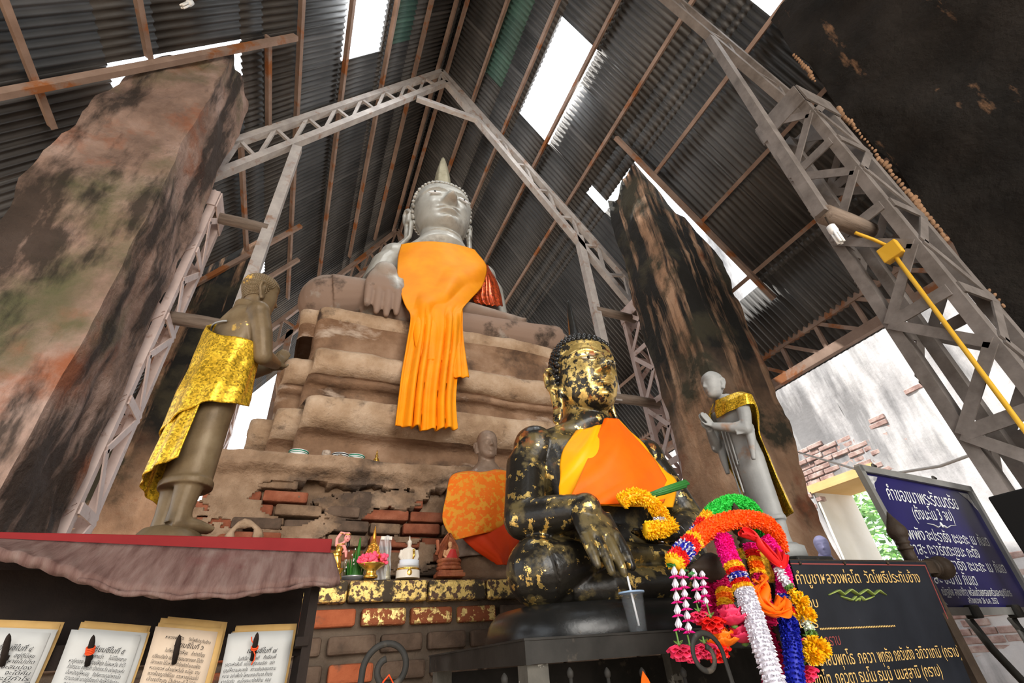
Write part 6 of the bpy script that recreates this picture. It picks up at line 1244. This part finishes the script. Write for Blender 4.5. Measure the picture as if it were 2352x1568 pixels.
def rose(px, py, y, rad, colr, label, group='cloth roses on the garlands', down=True, seed=0, kind='rose'):
    c = at(px, py, y=y); r = empty(kind, c, label, 'flower', group); rnd = random.Random(seed); mb = MB()
    for j in range(3):
        for i in range(6 + j):
            a = 2 * PI * i / (6 + j) + j; tilt = lerp(0.25, 1.15, j / 2); d = Vector((math.cos(a) * math.sin(tilt), math.sin(a) * math.sin(tilt), (-1 if down else 1) * math.cos(tilt))); s_ = Vector((-math.sin(a), math.cos(a), 0)); nrm = d.cross(s_)
            mb.grid(lambda u, v: d * rad * (0.15 + v) + s_ * rad * 0.62 * (2 * u - 1) * math.sin(PI * min(0.85, v * 0.8 + 0.12)) + nrm * rad * 0.16 * ((2 * u - 1) ** 2 + 0.25 * math.sin(u * 9 + v * 7 + j) * v), 6, 5)
    solid(mb.build('petals', GM[colr], r, fix=False), 0.0008)
    mb = MB(); mb.lathe([(0.002, 0), (rad * 0.22, rad * 0.1), (rad * 0.1, rad * 0.35), (0.0022, rad * 0.5), (0.0022, rad * 1.1)], (0, 0, -rad * 0.1), 8)
    for i in range(4): petal(mb, Vector((0, 0, rad * 0.1)), Vector((math.cos(i * 1.6), math.sin(i * 1.6), 0.5)), rad * 0.6, rad * 0.08, 0, rnd)
    mb.build('calyx', GM['stem'], r, fix=False)
rose(1560, 1482, 1.19, 0.032, 'rose', 'red rose hanging at the end of the leftmost jasmine string', seed=1)
rose(1586, 1488, 1.185, 0.030, 'rose', 'red rose beside the leftmost one, over the altar edge', seed=2)
rose(1618, 1478, 1.17, 0.030, 'rose', 'red rose seen through the iron scroll', seed=3)
rose(1632, 1418, 1.22, 0.036, 'red', 'red rose below the crimson garlands', seed=4)
rose(1605, 1405, 1.25, 0.030, 'rose', 'small red rose behind the short jasmine strings', seed=5)
rose(1688, 1440, 1.20, 0.050, 'rose', 'large pink cloth rose beside the white garland tail', down=False, seed=6)
rose(1712, 1480, 1.21, 0.048, 'rose', 'pink cloth rose lower beside the white garland tail', down=False, seed=7)
rose(1668, 1490, 1.24, 0.046, 'tangerine', 'orange cloth flower below the pink rose', down=False, seed=8)
rose(1855, 1465, 1.26, 0.032, 'rose', 'pink rose half hidden behind the marigold strand', seed=9)
rose(1845, 1530, 1.26, 0.036, 'rose', 'pink rose lowest behind the blue garland tail', seed=10)
rose(1640, 1480, 1.26, 0.040, 'red', 'red rose deep behind the iron scroll', seed=12)
# crumpled orange bow and red ribbon
def crumple(name, label, pts, w, m, cat, seed, y=1.17):
    W3 = spline([at(p[0], p[1], y=p[2]) for p in pts], 30); c0 = W3[0].copy(); mb = MB()
    mb.grid(lambda u, v: W3[int(v * 30)] - c0 + Vector((math.cos(v * 5 + seed) * w * (2 * u - 1) * (0.5 + 0.5 * math.sin(PI * min(1, v + 0.1))), -0.012 * math.sin(u * 12 + v * 9 + seed), math.sin(v * 4 + seed) * w * 0.5 * (2 * u - 1) + 0.006 * math.sin(u * 20 + v * 13))), 24, 30)
    o = mb.build(name, m, None, c0, fix=False); solid(o, 0.001); tag(o, label, cat)
crumple('ribbon_flower', 'crumpled orange ribbon flower beside the white garland', [(1738, 1330, 1.17), (1760, 1345, 1.155), (1745, 1375, 1.15), (1770, 1400, 1.15), (1800, 1385, 1.16)], 0.040, M_or, 'ribbon', 0.3)
crumple('ribbon_flower', 'orange ribbon loop under the crumpled one', [(1742, 1360, 1.165), (1765, 1395, 1.15), (1790, 1405, 1.155), (1802, 1375, 1.165)], 0.032, M_or, 'ribbon', 1.7)
M_rr = mat('sheer_red_ribbon', (0.75, 0.02, 0.02), 0.35)
crumple('red_ribbon', 'sheer red ribbon crossing under the orange garland', [(1702, 1222, 1.215), (1740, 1235, 1.21), (1765, 1268, 1.205), (1790, 1295, 1.21), (1798, 1268, 1.22)], 0.026, M_rr, 'ribbon', 0.9)
# leaves by the left tip
mb = MB(); rnd = random.Random(5); c0 = at(1540, 1297, y=1.2)
for px, py, dx in ((1520, 1292, -1), (1528, 1284, -1), (1552, 1306, 0.6), (1575, 1318, 1), (1590, 1325, 1)):
    petal(mb, at(1545 if dx < 0 else px - 10, 1299 if dx < 0 else py - 4, y=1.2) - c0, Vector((dx, -0.2, 0.2)), 0.028, 0.008, 0, rnd)
tag(mb.build('leaf_sprig', GM['leaf'], None, c0, fix=False), 'small green leaf sprig at the left tip of the orange garland', 'leaves')
# marigold garland and leaf roll in the black Buddha's hand
garland('marigold_garland', 'yellow marigold garland looped over the black Buddha hand', [(1425, 1155, 1.58), (1445, 1140, 1.56), (1470, 1140, 1.55), (1495, 1155, 1.54), (1512, 1172, 1.53), (1520, 1190, 1.525), (1515, 1212, 1.52)], 0.030, [(0.86, 'marigold'), (0.94, 'white'), (1.0, 'crimson')], group='marigolds on the black Buddha', seed=11, pl_=0.016, pw=0.006, dens=0.8)
r = garland('marigold_garland', 'yellow marigold tassel hanging below the black Buddha hand', [(1482, 1215, 1.52), (1500, 1217, 1.515), (1520, 1213, 1.51), (1542, 1204, 1.515)], 0.032, [(1.0, 'marigold')], group='marigolds on the black Buddha', seed=12, pl_=0.016, pw=0.006, dens=0.8)
mb = MB(); c0 = at(1478, 1142, y=1.55); e = at(1576, 1110, y=1.52) - c0
for i in range(9): a = 2 * PI * i / 9; o_ = Vector((0, math.cos(a), math.sin(a))) * 0.010; mb.tube([o_ * 0.7, e * 0.5 + o_ * 1.1, e * (0.96 + 0.05 * (i % 3) / 2) + o_ * 1.2], [0.003, 0.006, 0.0065], 6)
tag(mb.build('leaf_roll', GM['leaf'], None, c0, fix=False), 'rolled green leaf bundle stuck in the marigold garland', 'leaves')
